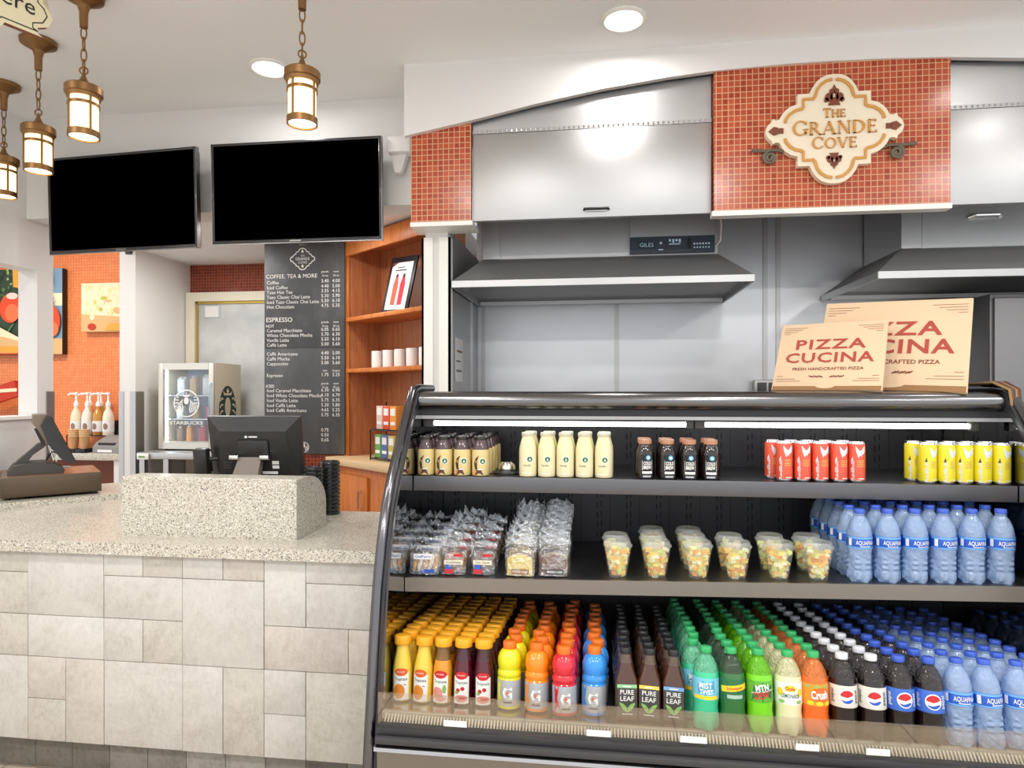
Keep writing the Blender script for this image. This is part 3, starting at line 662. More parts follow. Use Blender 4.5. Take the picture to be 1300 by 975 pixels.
for k in range(4):
    ce = (-2.93+.02*k, 3.16+.01*k); m.tube([(ce[0]+(.05+.008*k)*math.cos(2*PI*i/16), ce[1]+.05*math.sin(2*PI*i/16), DZ+.005+.007*k+.012*math.sin(4*PI*i/16)+.012) for i in range(16)], .004, M_BLACK if k % 2 else M_GREY, 6, True)
tag(m.obj('coiled_cable'), 'coiled dark cables lying behind the side-on register', 'cable')
t = thing('paper_holder', 'small white card holder on the ledge behind the side-on register', 'card holder', (-3.0, 3.25, DZ), .3)
MB().box(-.11, .11, 0, .012, .0, .12, M_PAPER, .003).obj('frame', t); MB().box(-.09, .09, -.002, 0, .03, .1, mat('card_tint', rgb(222, 224, 214), .6)).obj('card', t)
# lids
ML = mat('lid_black', rgb(40, 40, 43), .22, coat=.4)
lid = Proto('cup_cover', [('lid', MB().lathe([(.040, 0), (.045, .002), (.0455, .008), (.043, .011), (.041, .012), (.04, .018), (.036, .019), (.034, .014), (.001, .013)], ML, 28))])
for s_, (x, y, n, nm) in enumerate([(-1.26, 2.79, 13, 'shorter stack touching the granite block'), (-1.222, 2.885, 14, 'taller stack behind the block')]):
    for k in range(n):
        lid.place((x+R.uniform(-.001, .001), y, W(-.56)+k*.0172), R.uniform(0, 6), 'black plastic cup lid, %s from the bottom of the %s' % (ORD[k], nm), 'cup lid', 'stacked black cup lids')

# ------------------------------------------------------------------ alcove: door, table, fridge, menu board, wooden cabinet
w = MB(); FR = mat('door_frame', rgb(232, 226, 206), .5)
w.box(-3.44, -3.36, 5.12, 5.2, 0, W(.83), FR).box(-3.36, -2.5, 5.12, 5.2, W(.755), W(.83), FR).box(-2.5, -2.42, 5.12, 5.2, 0, W(.83), FR)
w.box(-3.36, -3.345, 5.14, 5.2, 0, W(.755), mat('brass', rgb(196, 168, 84), .4, metal=.6)).box(-3.36, -2.5, 5.14, 5.2, W(.735), W(.757), MATS['brass'])
struct('door_1', w, 'cream framed door behind the menu board')
MD = mat('door_pane', rgb(196, 200, 200), .25); nt, N, L, b = nodes(MD)
L.new(ramp(nt, noise(nt, 3, 5), [(.3, rgb(186, 190, 190)), (.6, rgb(216, 219, 218)), (.8, rgb(230, 230, 226))]), b.inputs['Base Color'])
struct('door_2', MB().box(-3.345, -2.5, 5.155, 5.195, 0, W(.735), MD).box(-3.33, -2.5, 5.15, 5.156, .8, W(-.28), M_BLACK).box(-3.29, -3.15, 5.147, 5.156, W(.62), W(.72), MD).box(-3.28, -3.16, 5.145, 5.148, W(.625), W(.715), M_PAPER), 'grey door leaf with a small notice')
t = thing('prep_table', 'stainless steel table carrying the small fridge', 'table', (-2.9, 4.75, 0))
MB().box(-.46, .5, -.33, .42, W(-.495), W(-.447), M_STEEL, .006).obj('table_top', t)
for sx in (-.24, .46, -.43):
    MB().box(sx-.02, sx+.02, -.31, -.27, 0, W(-.495), M_STEEL).obj('leg', t)
MB().box(-.44, .48, -.30, .40, .35, .38, M_STEELD).obj('under_shelf', t)
tag(MB().box(-3.345, -3.255, 4.405, 4.419, W(-.497), W(-.455), M_PAPER, .003).box(-3.33, -3.28, 4.403, 4.406, W(-.482), W(-.47), mat('tag_green', rgb(120, 160, 90), .6)).obj('price_card'), 'small white price card on the steel table edge', 'price card')
# fridge
FB = mat('fridge_cream', rgb(226, 216, 190), .35); FRAME = mat('fridge_frame', rgb(214, 210, 200), .3, metal=.6)
fz = W(-.435)
t = thing('display_fridge', 'small countertop fridge with a lit glass door and white round emblem', 'fridge', (-3.09, 4.6, fz))
m = MB().box(-.225, .225, .34, .38, 0, .65, FB).box(-.225, -.2, .03, .34, 0, .65, FB).box(.2, .225, .03, .34, 0, .65, FB).box(-.2, .2, .03, .34, 0, .05, FB).box(-.2, .2, .03, .34, .61, .65, FB)
m.box(-.2, .2, .332, .34, .05, .61, mat('fridge_liner', rgb(170, 184, 222), .5)); m.obj('body', t)
m = MB().box(-.225, -.185, 0, .028, 0, .65, FRAME, .004).box(.185, .225, 0, .028, 0, .65, FRAME, .004).box(-.185, .185, 0, .028, 0, .05, FRAME).box(-.185, .185, 0, .028, .60, .65, FRAME)
d = m.obj('door', t)
MB().box(-.185, .185, .01, .016, .05, .60, M_CLEAR).obj('glass_pane', d)
m = MB(); yl = .008
WL = M_TEXTW
def emblem(m, cx, cz, r, mc, fn, hair=True):
    """round emblem: ring, wavy bands, crown"""
    vs, fs = ribbon(ell(cx, cz, r, n=40)+[(cx+r, cz)], r*.10); m.flat((vs, fs), mc, fn)
    for sx in (1, -1):
        for k in range(4):
            q = [(cx+sx*(r*.32+r*.13*k+.05*r*math.sin(i*1.1)), cz+r*(.3-.12*k)-i*r*.17) for i in range(7-k)]
            m.flat(ribbon(q, r*.075), mc, fn)
        for k in range(5): m.flat(ribbon([(cx+sx*r*.62, cz+r*(.45-.2*k)), (cx+sx*r*.92, cz+r*(.5-.24*k))], r*.08), mc, fn)
    m.flat(shape([(cx-r*.22, cz+r*.5), (cx-r*.26, cz+r*.78), (cx-r*.1, cz+r*.62), (cx, cz+r*.86), (cx+r*.1, cz+r*.62), (cx+r*.26, cz+r*.78), (cx+r*.22, cz+r*.5)], 1), mc, fn)
    m.flat(shape(ell(cx, cz+r*.2, r*.2, r*.28, 14), 1), mc, fn)
emblem(m, .0, .345, .10, WL, face(yl)); m.flat(shift(fit(text('STARBUCKS', .026, .02), .27), .0, .185), WL, face(yl)); m.obj('door_lettering', d)
MB().tube([(.205, -.001, .2), (.205, -.018, .22), (.205, -.018, .48), (.205, -.001, .5)], .006, mat('handle_blue', rgb(150, 190, 210), .3), 8).obj('door_handle', d)
m = MB(); EMG = mat('emblem_green', rgb(36, 62, 48), .5); EMC = mat('emblem_cream', rgb(226, 216, 184), .5)
side = lambda y, z: (.2262, y, z)
m.flat(shape(ell(.19, .28, .12, .20, 30), 2), EMG, side); side2 = lambda y, z: (.2268, y, z)
m.flat(shape([(.14, .405), (.125, .44), (.16, .42), (.19, .465), (.22, .42), (.255, .44), (.24, .405)], 1), EMC, side2); m.flat(shape(ell(.19, .315, .04, .075, 16), 1), EMC, side2)
for sy in (1, -1):
    for k in range(5): m.flat(ribbon([(.19+sy*.062, .375-.045*k), (.19+sy*.082, .385-.05*k), (.19+sy*.108, .36-.05*k)], .014), EMC, side2)
m.obj('side_emblem', t)
for zz in (.22, .40): MB().box(-.2, .2, .06, .33, zz, zz+.006, M_CHROME).obj('wire_shelf', t)
MB().box(-.198, -.185, .04, .06, .06, .6, mat('fridge_led', (1, 1, 1, 1), .4, emit=(.85, .9, 1, 1), es=9)).obj('light_strip', t)
for sx in (-.19, .19):
    for y in (.05, .33): MB().lathe([(.015, -.013), (.015, 0)], M_BLACK, 8, (sx, y, 0)).obj('foot', t)
ITEMS = [(-.13, .226, (.055, .1), 'white', (236, 240, 246), 'white carton on the middle fridge shelf'), (.0, .226, (.05, .12), 'tan', (206, 176, 140), 'tan carton on the middle fridge shelf'), (.12, .226, (.06, .11), 'pink', (228, 130, 150), 'pink carton on the middle fridge shelf'),
         (-.12, .406, (.06, .15), 'pale', (215, 228, 240), 'pale carton on the top fridge shelf'), (-.02, .406, (.05, .16), 'beige', (208, 170, 128), 'beige carton on the top fridge shelf'), (.10, .406, (.08, .17), 'snow', (244, 246, 250), 'white jug on the top fridge shelf'),
         (-.13, .05, (.05, .12), 'brown', (122, 90, 72), 'brown carton at the bottom of the fridge'), (-.055, .05, (.04, .13), 'orange', (236, 160, 70), 'orange carton at the bottom of the fridge'), (.05, .05, (.055, .13), 'red', (190, 66, 80), 'red carton at the bottom of the fridge'), (.14, .05, (.055, .14), 'milk', (232, 232, 238), 'white jug at the bottom of the fridge')]
for x, z, (ww, hh), nm, c, lb in ITEMS:
    cm = mat('carton_'+nm, rgb(*c), .5); o = thing('drink_carton', lb, 'carton', (-3.09+x, 4.75, fz+z))
    MB().box(-ww/2, ww/2, -.03, .03, 0, hh*.8, cm, .003).add([(-ww/2, -.03, hh*.8), (ww/2, -.03, hh*.8), (ww/2, .03, hh*.8), (-ww/2, .03, hh*.8), (-ww/2, 0, hh*.95), (ww/2, 0, hh*.95)], [(0, 1, 5, 4), (2, 3, 4, 5), (1, 2, 5), (3, 0, 4)], cm).obj('body', o)
    MB().lathe([(.011, 0), (.011, .012)], M_PAPER, 10, (0, -.018, hh*.84)).obj('cap', o)

# menu board
t = thing('menu_board', 'tall slate grey menu board with white lettering', 'menu board', (-2.06, 4.44, W(-.44)))
MS = mat('slate', rgb(74, 76, 78), .6); nt, N, L, b = nodes(MS)
L.new(ramp(nt, noise(nt, 5, 6, (1, 1, .5), .6), [(.3, rgb(66, 68, 70)), (.55, rgb(78, 80, 82)), (.75, rgb(100, 102, 103))]), b.inputs['Base Color'])
MB().box(-.298, .298, -.03, 0, 0, .745, MS, .002).box(-.298, .298, -.03, 0, .7455, 1.5, MS, .002).obj('panel', t)
m = MB(); fn = face(-.0312); K = 4.62/835
zv = lambda v: (497-v)*K+.44            # height on the board of a line of the menu
xu = lambda u: (u-386)*.00583
def line(body, v, u=338, cap=.0235, bold=.0, al='LEFT'): m.flat(shift(text(body, cap, bold, 1, al), xu(u), zv(v)), M_TEXTW, fn)
line('COFFEE, TEA & MORE', 352, 337, .0275, .004); line('ESPRESSO', 408, 337, .032, .006); line('HOT', 415, 337, .02, .01); line('ICED', 492, 337, .02, .01)
MENU = [('Coffee', 359.5, '3.40', '4.00'), ('Iced Coffee', 366, '4.40', '5.00'), ('Tazo Hot Tea', 372, '3.55', '4.15'), ('Tazo Classic Chai Latte', 378.3, '5.30', '5.90'), ('Iced Tazo Classic Chai Latte', 384.5, '5.50', '6.10'), ('Hot Chocolate', 390.7, '4.75', '5.35'),
        ('Caramel Macchiato', 421, '6.05', '6.65'), ('White Chocolate Mocha', 427.2, '5.70', '6.30'), ('Vanilla Latte', 433.4, '5.50', '6.10'), ('Caff\u00e8 Latte', 439.6, '5.00', '5.60'), ('Caff\u00e8 Americano', 451, '4.40', '5.00'), ('Caff\u00e8 Mocha', 457.2, '5.50', '6.10'), ('Cappuccino', 463.4, '5.00', '5.60'),
        ('Espresso', 478.5, '1.75', '2.25'), ('Iced Caramel Macchiato', 498, '6.30', '6.90'), ('Iced White Chocolate Mocha', 504.3, '6.10', '6.70'), ('Iced Vanilla Latte', 510.6, '5.75', '6.35'), ('Iced Caff\u00e8 Latte', 516.9, '5.20', '5.80'), ('Iced Caff\u00e8 Americano', 523.2, '4.65', '5.25'), ('', 529.5, '5.75', '6.35'), ('', 548.7, '0.75', ''), ('', 555, '0.50', ''), ('', 561.3, '0.65', '')]
for nm, v, p1, p2 in MENU:
    if nm: line(nm, v)
    if p1: line(p1, v-1, 412.5, .023, 0, 'CENTER')
    if p2: line(p2, v-1, 426.5, .023, 0, 'CENTER')
for v, a, b2 in [(346, 'grande', 'venti'), (351, '16 oz', '20 oz'), (410, 'grande', 'venti'), (415, '16 oz', '20 oz'), (471.5, 'solo', 'doppio'), (488, 'grande', 'venti'), (492.5, '16 oz', '20 oz')]:
    line(a, v, 412.5, .014, 0, 'CENTER'); line(b2, v, 426.5, .014, 0, 'CENTER')
k2 = .18/1010
q = [(x*k2, z*k2*1.02) for x, z in sym(Q)]; cz = zv(328)
m.flat(shift(ribbon(q+q[:1], .0065), xu(384), cz), M_TEXTW, fn)
for b2, dz, hh, ww in [('THE', .018, .011, .03), ('GRANDE', -.008, .02, .105), ('COVE', -.032, .017, .065)]: m.flat(shift(fit(text(b2, hh), ww), xu(384), cz+dz), M_TEXTW, fn)
for sz in (1, -1): m.flat(shift(shape([(0, .016), (.01, 0), (0, -.012), (-.01, 0)], 1), xu(384), cz+sz*.052), M_TEXTW, fn)
emblem(m, xu(386), zv(568), .035, M_TEXTW, fn)
m.obj('lettering', t)

# wooden corner cabinet (front runs from A to B, diagonally)
A = Vector((-1.775, 4.436)); B = Vector((-1.023, 3.82)); d = (B-A); Lw = d.length; ang = math.atan2(d.y, d.x)
t = thing('corner_cabinet', 'orange wood corner cabinet with open shelves above and a cupboard below', 'cabinet', (A.x, A.y, 0), ang)
zt = W(1.06); zc = W(-.45)
Bf = Vector((Lw, 0))
bk = .27
m = MB().box(0, .055, 0, .02, zc, zt, M_WOOD, .002).box(.035, .055, .0, bk, zc, zt, M_WOODD); m.obj('side_stile', t)
MB().box(.055, Lw+.02, bk, bk+.02, zc, zt, M_WOODD).obj('back_panel', t)
m = MB().box(0, Lw+.02, -.005, .02, zt-.115, zt, M_WOOD, .003).box(.0, Lw+.02, .02, bk, zt-.05, zt-.02, M_WOODD); m.obj('top_rail', t)
MB().box(Lw-.005, Lw+.02, .02, bk, zc, zt, M_WOODD).obj('end_panel', t)
for zz in (W(.512), W(.158)): MB().box(.05, Lw, -.015, bk, zz-.028, zz, M_WOOD, .003).obj('shelf', t)
MB().box(-.01, Lw+.02, -.14, bk, zc-.045, zc, M_TAN, .004).obj('counter_slab', t)
m = MB().box(0, Lw+.02, -.10, bk, .1, zc-.045, M_WOOD, .002); m.obj('base_carcass', t)
m = MB().box(.07, .50, -.118, -.10, .14, zc-.10, M_WOOD, .003); dd = m.obj('door', t)
MB().tube([(.44, -.118, zc-.30), (.44, -.145, zc-.30), (.44, -.145, zc-.19), (.44, -.118, zc-.19)], .006, M_CHROME).obj('door_handle', dd)
m = MB()
for k in range(22): m.lathe([(.003, 0), (.003, .002)], M_BROWN, 6, (0, 0, 0), cap=(False, True)) if False else m.box(.115, .121, bk-.002, bk, W(-.35)+k*.06, W(-.35)+k*.06+.006, M_BROWN)
m.obj('shelf_pin_strip', t)
ca = Matrix.Translation((A.x, A.y, 0)) @ Matrix.Rotation(ang, 4, 'Z')
MW = mat('mug_white', rgb(244, 243, 240), .25)
m = MB().lathe([(.034, 0), (.038, .004), (.039, .04), (.039, .118), (.036, .12), (.035, .02), (.001, .015)], MW, 24)
hd = MB().tube([(.037, 0, .09), (.055, 0, .095), (.066, 0, .07), (.06, 0, .045), (.038, 0, .035)], .006, MW, 8)
mug = Proto('white_mug', [('cup', m), ('handle', hd)])
for i, s_ in enumerate([.24, .38, .52, .66, .80]):
    p = ca @ Vector((s_, .12, W(.158)))
    mug.place(p, R.uniform(.5, .9), ['white mug at the far end of the row on the wooden shelf', 'white mug, second from the far end of the wooden shelf', 'white mug in the middle of the row of five', 'white mug, second from the white column on the wooden shelf', 'white mug nearest the white column on the wooden shelf'][i], 'mug', 'white mugs on the wooden shelf')
# framed poster on the upper shelf
p = ca @ Vector((.55, .05, W(.512))); t = thing('framed_poster', 'black framed drinks poster leaning on the top wooden shelf', 'picture frame', p, ang-.05); t.rotation_euler = (-.20, .06, ang+.05)
MB().box(-.14, .14, 0, .012, 0, .38, M_BLACK, .002).obj('frame', t)
m = MB().box(-.11, .11, -.0015, 0, .02, .34, M_PAPER); fn = face(-.002)
for x, c in ((-.036, rgb(226, 92, 66)), (.038, rgb(206, 44, 62))):
    cm = mat('poster_%d' % (x*1000+100), c, .6); m.flat(shape([(x-.024, .05), (x+.024, .05), (x+.027, .19), (x+.012, .24), (x-.012, .24), (x-.027, .19)], 1), cm, fn); m.flat(shape(ell(x, .245, .014, .018, 10), 1), mat('poster_dark', rgb(90, 40, 36), .6), fn)
m.flat(rect(-.07, .05, .282, .290), M_GREY, fn); m.flat(rect(-.05, .03, .302, .308), M_GREY, fn); m.flat(shape([(-.11, .34), (-.11, .31), (-.06, .335), (-.05, .34)], 1), M_BROWN, fn)
m.obj('poster', t)
# tea boxes on a wire stand
p0 = ca @ Vector((.42, .02, zc))
t = thing('tea_rack', 'black wire rack on the wooden cabinet counter holding tea boxes', 'rack', p0, ang)
m = MB()
for zz in (.012, .20):
    m.tube([(-.02, -.05, zz), (.34, -.05, zz), (.34, .07, zz), (-.02, .07, zz)], .004, M_BLACK, 6, True)
    for k in range(6): m.tube([(.02+k*.06, -.05, zz), (.02+k*.06, .07, zz)], .0025, M_BLACK, 6)
for x in (-.02, .34): m.tube([(x, .07, 0), (x, .07, .38)], .005, M_BLACK, 6); m.tube([(x, -.05, 0), (x, -.05, .2)], .005, M_BLACK, 6)
m.obj('wire_frame', t)
for i, (x, z, c, nm) in enumerate([(.035, .018, (104, 168, 92), 'green tea box on the lower tier of the wire rack'), (.115, .018, (92, 108, 168), 'blue tea box on the lower tier of the wire rack'), (.195, .018, (196, 180, 90), 'yellow tea box on the lower tier of the wire rack'), (.055, .206, (228, 196, 184), 'white and red tea box on the upper tier'), (.135, .206, (222, 84, 52), 'red tea box on the upper tier of the wire rack'), (.215, .206, (232, 150, 60), 'orange tea box on the upper tier of the wire rack')]):
    o = thing('tea_box', nm, 'tea box', ca @ Vector((.42+x, .03, zc+z)), ang, 'boxes on the wire rack'); c = rgb(*c)
    MB().box(-.036, .036, -.04, .03, 0, .15, mat('teabox_%d' % i, c, .6), .002).obj('carton', o)
    MB().box(-.026, .026, -.0415, -.04, .09, .135, M_PAPER).obj('label', o); MB().box(-.026, .026, -.0415, -.04, .03, .05, M_PAPER).obj('label', o)

# ------------------------------------------------------------------ room beyond: station, syrups, pictures
t = thing('condiment_station', 'pale counter in front of the orange tiled wall', 'counter', (-4.3, 5.05, 0))
MB().box(-.9, .70, -.2, .24, W(-.56), W(-.505), M_GRAN, .004).obj('worktop', t)
MB().box(.40, .48, -.18, -.1, 0, W(-.56), M_WALL).obj('leg', t); MB().box(-.9, .40, .05, .2, 0, W(-.56), M_BROWN).obj('back_board', t)
zs = W(-.505)
t = thing('syrup_rack', 'black wire rack under the syrup pump bottles', 'rack', (-4.30, 5.15, zs))
m = MB()
for zz in (.004, .13):
    m.tube([(-.20, -.08, zz), (.2, -.08, zz), (.2, .1, zz), (-.2, .1, zz)], .005, M_BLACK, 6, True)
for x in (-.2, .2):
    for y in (-.08, .1): m.tube([(x, y, 0), (x, y, .13)], .005, M_BLACK, 6)
m.box(-.2, .2, -.08, .1, .128, .134, M_BLACK); m.obj('wire_frame', t)
SY = [(-4.445, 5.11, rgb(238, 222, 190), 'pale vanilla'), (-4.34, 5.11, rgb(244, 238, 224), 'white'), (-4.235, 5.11, rgb(198, 140, 50), 'amber'), (-4.135, 5.10, rgb(240, 232, 214), 'clear'), (-4.39, 5.20, rgb(232, 190, 130), 'light brown'), (-4.285, 5.20, rgb(180, 190, 90), 'greenish')]
for i, (x, y, c, nm) in enumerate(SY):
    o = thing('syrup_bottle', '%s syrup bottle with a white pump, on the wire rack before the orange wall' % nm, 'pump bottle', (x, y, zs+.134), R.uniform(-.3, .3), 'pump bottles before the orange wall')
    MB().lathe([(.042, 0), (.044, .005), (.044, .15), (.036, .19), (.018, .225), (.017, .25)], mat('syrup_%d' % i, c, .15, coat=.5), 18).obj('bottle', o)
    MB().lathe([(.0445, .03), (.0448, .12)], M_PAPER, 18, cap=(False, False)).flat(shape(ell(0, .075, .02, .028, 14), 2), mat('syrup_mark', rgb(150, 120, 110), .6), wrap(.0445, 0, .0008)).obj('label', o)
    m = MB().lathe([(.02, .245), (.02, .275), (.012, .285), (.008, .29), (.008, .34), (.016, .345), (.016, .36), (.01, .365)], MW, 14); m.tube([(0, 0, .352), (-.05, -.01, .352), (-.066, -.012, .338)], .008, MW, 8); m.obj('pump', o)
KR = mat('kraft', rgb(206, 160, 112), .7)
cup = Proto('paper_cup', [('cup', MB().lathe([(.028, 0), (.038, .10), (.040, .104)], KR, 18)), ('rim', MB().lathe([(.0385, .10), (.0415, .104), (.0385, .108)], mat('kraft_rim', rgb(232, 200, 150), .7), 18, cap=(False, False)))])
for s_, (x, nm) in enumerate([(-4.31, 'stack nearer the register screen'), (-4.215, 'stack nearer the printer')]):
    for k in range(4): cup.place((x, 4.93, zs+.034+k*.017), 0, 'brown paper cup, %s from the bottom of the %s' % (ORD[k], nm), 'paper cup', 'stacked brown paper cups')
    o = thing('cup_holder', 'low black tray under the brown cup %s' % nm, 'tray', (x, 4.93, zs)); MB().box(-.045, .045, -.05, .05, 0, .03, M_BLACK, .004).box(-.038, .038, -.042, .042, .03, .034, M_GREY).obj('tray', o)
t = thing('receipt_printer', 'grey receipt printer at the end of the condiment counter', 'printer', (-3.98, 4.98, zs), -.1)
PG = mat('printer_grey', rgb(140, 138, 134), .4)
MB().prism([(-.1, 0), (.12, 0), (.12, .13), (.05, .14), (-.06, .09), (-.1, .05)], -.12, .14, PG, 'x').obj('body', t)
MB().box(-.07, .07, -.102, -.09, .01, .03, M_PAPER).obj('label', t); MB().box(-.08, .08, -.085, -.06, .055, .085, M_BLACK).obj('paper_slot', t)
t = thing('payment_terminal', 'small black screen terminal leaning beside the grey printer', 'terminal', (-4.06, 5.12, zs), .4)
MB(Matrix.Rotation(-.3, 4, 'X')).box(-.05, .05, 0, .03, .03, .27, M_BLACK, .006).obj('screen', t); MB().box(-.09, .06, -.06, .06, 0, .04, M_BLACK, .006).obj('base', t)
t = thing('coffee_machine', 'white bulky dispenser partly behind the pale partition', 'dispenser', (-3.90, 5.15, zs))
MB().box(-.09, .2, -.02, .12, .0, .42, MW, .03).obj('body', t); MB().tube([(-.03, -.02, .28), (-.03, -.06, .28)], .02, M_BLACK, 12).obj('knob', t); MB().tube([(-.02, .02, .42), (-.04, .02, .47), (-.13, .02, .47)], .006, M_GREY).obj('spout', t)
tag(MB().box(-4.02, -3.86, 4.9, 5.0, 0.0, W(-.76), mat('blue_bin', rgb(64, 130, 150), .5), .01).obj('blue_bin'), 'small blue box under the condiment counter', 'box')
# pictures
def picture(name, label, x0, x1, z0, z1, y, polys, bg, edge):
    t = thing(name, label, 'picture', ((x0+x1)/2, y, W((z0+z1)/2))); hw, hh = (x1-x0)/2, (z1-z0)/2
    MB().box(-hw, hw, 0, .05, -hh, hh, edge).obj('canvas', t)
    m = MB().box(-hw, hw, -.001, 0, -hh, hh, bg)
    for i, (pl, c) in enumerate(polys):
        pl = [(min(hw, max(-hw, x)), min(hh, max(-hh, z))) for x, z in pl]
        m.flat(shape(pl, 1), c, face(-.0015-i*.0002))
    m.obj('print', t)
TO = mat('paint_tomato', rgb(222, 72, 32), .6); TO2 = mat('paint_tomato_dark', rgb(190, 50, 26), .6); GR = mat('paint_leaf', rgb(84, 120, 60), .6); GR2 = mat('paint_leaf_dark', rgb(48, 66, 46), .6); YE = mat('paint_yellow', rgb(244, 206, 36), .6); CR = mat('paint_cream', rgb(240, 222, 184), .6); BL = mat('paint_sky', rgb(120, 150, 172), .6); TN = mat('paint_tan', rgb(216, 174, 120), .6); OR2 = mat('paint_amber', rgb(222, 160, 60), .6)
r3 = random.Random(11)
P1 = [([(-.55, -.4), (.2, -.4), (.2, .4), (-.55, .4)], GR2), ([(.2, -.4), (.55, -.4), (.55, -.24), (.2, -.24)], TN), ([(.2, .05), (.55, .05), (.55, .16), (.2, .16)], CR)]
for k in range(90): P1.append((ell(r3.uniform(-.45, .05), r3.uniform(.12, .38), r3.uniform(.008, .02), n=6), [GR, mat('paint_leaf_light', rgb(150, 180, 110), .6), GR2][k % 3]))
P1 += [([(.055, .38), (.2, .38), (.2, .19), (.06, .22)], OR2)]
P1 += [(ell(.03, .03, .105, .13, 24), TO), (ell(.05, -.01, .07, .08, 18), mat('paint_tomato_light', rgb(238, 112, 66), .6)), (ell(.05, .14, .06, .03, 10), mat('paint_petal', rgb(236, 206, 190), .6)), ([(-.02, -.2), (.06, -.1), (.065, -.11), (-.01, -.22)], GR)]
P1 += [([(-.5, -.06), (-.09, -.13), (.16, -.25), (.16, -.37), (-.5, -.37)], CR), ([(-.5, -.22), (-.05, -.22), (.16, -.27), (.16, -.31), (-.5, -.3)], TN), ([(-.5, -.3), (.16, -.31), (.16, -.37), (-.5, -.36)], OR2), ([(-.5, -.365), (.16, -.37), (.16, -.38), (-.5, -.38)], TO2)]
P1 += [(ell(.405, .28, .045, .11, 18), YE), (ell(.425, -.085, .1, .14, 24), TO), (ell(.43, -.16, .08, .07, 18), MATS['paint_tomato_light'])]
for k in range(6): a = PI*.05+k*.5; P1.append(([(.42, .05), (.43+.055*math.cos(a), .07+.10*math.sin(a)), (.44, .05)], GR2))
picture('food_picture', 'large canvas of red tomatoes and greens, partly behind the pale post', -5.75, -4.695, .33, 1.089, 5.24, [(([(x, z) for x, z in p]), c) for p, c in P1], BL, M_BLACK)
M_P2 = mat('paint_salad', rgb(236, 220, 184), .6); nt, N, L, b = nodes(M_P2)
L.new(ramp(nt, noise(nt, 14, 6), [(.3, rgb(226, 196, 150)), (.45, rgb(240, 226, 194)), (.6, rgb(226, 214, 160)), (.7, rgb(196, 192, 92))]), b.inputs['Base Color'])
P2 = [([(-.4, -.25), (.4, -.25), (.4, -.1), (-.4, -.06)], TN)]
for k in range(26): P2.append((ell(r3.uniform(-.3, .3), r3.uniform(-.12, .1), r3.uniform(.012, .04), r3.uniform(.01, .03), 7), [mat('paint_lime', rgb(190, 186, 74), .6), CR, TN][k % 3]))
P2 += [(ell(-.22, -.17, .04, .03, 10), TO2), ([(-.1, -.2), (.3, -.22), (.3, -.16), (-.05, -.14)], OR2)]
picture('food_picture', 'cream canvas of scattered green leaves on the orange tiles', -4.509, -3.86, .525, .95, 5.24, P2, M_P2, mat('canvas_edge', rgb(206, 178, 130), .6))
t = thing('slanted_board', 'dark red slanted board seen through the pass-through opening', 'board', (-5.5, 5.1, W(-.1)))
MB(Matrix.Rotation(-.28, 4, 'Y')).box(-.5, .5, 0, .04, -.08, .06, TO2).obj('board', t)
MB(Matrix.Rotation(-.06, 4, 'Y')).box(-.5, .5, -.004, .0, .07, .10, CR).obj('scalloped_edge', t)
MB().box(-.45, -.41, .01, .05, -1.37, 0, M_GREY).box(.2, .24, .01, .05, -1.37, .0, M_GREY).obj('post', t)
# ------------------------------------------------------------------ refrigerated display case
XA, XB = -.645, 1.30; CX = .33
case = thing('refrigerated_case', 'long black open refrigerated case with two shelves of drinks and snacks', 'refrigerated case', (CX, 2.3, 0))
CT = Matrix.Translation((-CX, -2.3, 0))
def C(): return MB(CT)
PROF = [(2.33, -.004), (2.27, -.066), (2.18, -.17), (2.09, -.275), (2.03, -.37), (1.985, -.48), (1.95, -.594), (1.922, -.73), (1.903, -.86), (1.874, -1.04), (1.862, -1.14), (1.856, -1.42)]
for x0, x1, xi in ((-.69, XA-.003, XA-.003), (XB+.003, XB+.048, XB)):
    e = C().prism([(y, W(z)) for y, z in PROF]+[(2.80, W(-1.44)), (2.80, W(-.004))], x0, x1, M_CASE, 'x').obj('end_panel', case)
    C().prism([(y+.025, W(z)) for y, z in PROF[1:-1]]+[(2.69, W(-.965)), (2.69, W(-.07))], xi, xi+.003, M_MIRROR, 'x').obj('mirror_lining', e)
    xm = -.672 if x0 < 0 else XB+.027
    pts = [(xm, 2.60, W(.012)), (xm, 2.40, W(.012)), (xm, 2.345, W(.006))]+[(xm, y, W(z)) for y, z in PROF[:-1]]+[(xm, 1.856, W(-1.40))]
    C().tube(pts, .0155, mat('rim_chrome', (.17, .17, .185, 1), .16, metal=1), 12).obj('rim_tube', e)
a, b = XA, XB
m = C().prism([(2.42, W(0)), (2.35, W(-.001)), (2.325, W(-.010)), (2.314, W(-.026)), (2.314, W(-.042)), (2.322, W(-.056)), (2.34, W(-.064)), (2.42, W(-.064))], a, b, mat('rail_steel', (.2, .2, .205, 1), .22, metal=1), 'x')
m.obj('top_rail', case)
m = C().box(a, b, 2.42, 2.80, W(-.014), W(-.002), M_STEELD); m.obj('top_plate', case)
m = C().box(a, b, 2.36, 2.70, W(-.092), W(-.064), M_CASE).box(a, b, 2.352, 2.362, W(-.100), W(-.088), M_STEELD); m.obj('canopy', case)
for x0, x1 in ((a+.02, .315), (.35, b-.06)):
    l = C().tube([(x0, 2.385, W(-.117)), (x1, 2.385, W(-.117))], .0085, M_LED, 12).obj('light_tube', case)
    C().box(x0-.015, x0+.02, 2.37, 2.40, W(-.132), W(-.092), M_GREY, .003).box(x1-.01, x1+.015, 2.37, 2.40, W(-.132), W(-.092), M_GREY, .003).obj('tube_socket', l)
m = C().box(a, b, 2.70, 2.80, .1, W(-.014), mat('case_back', rgb(58, 58, 63), .4))
SL = mat('slot_black', rgb(8, 8, 9), .6)
x = a+.05
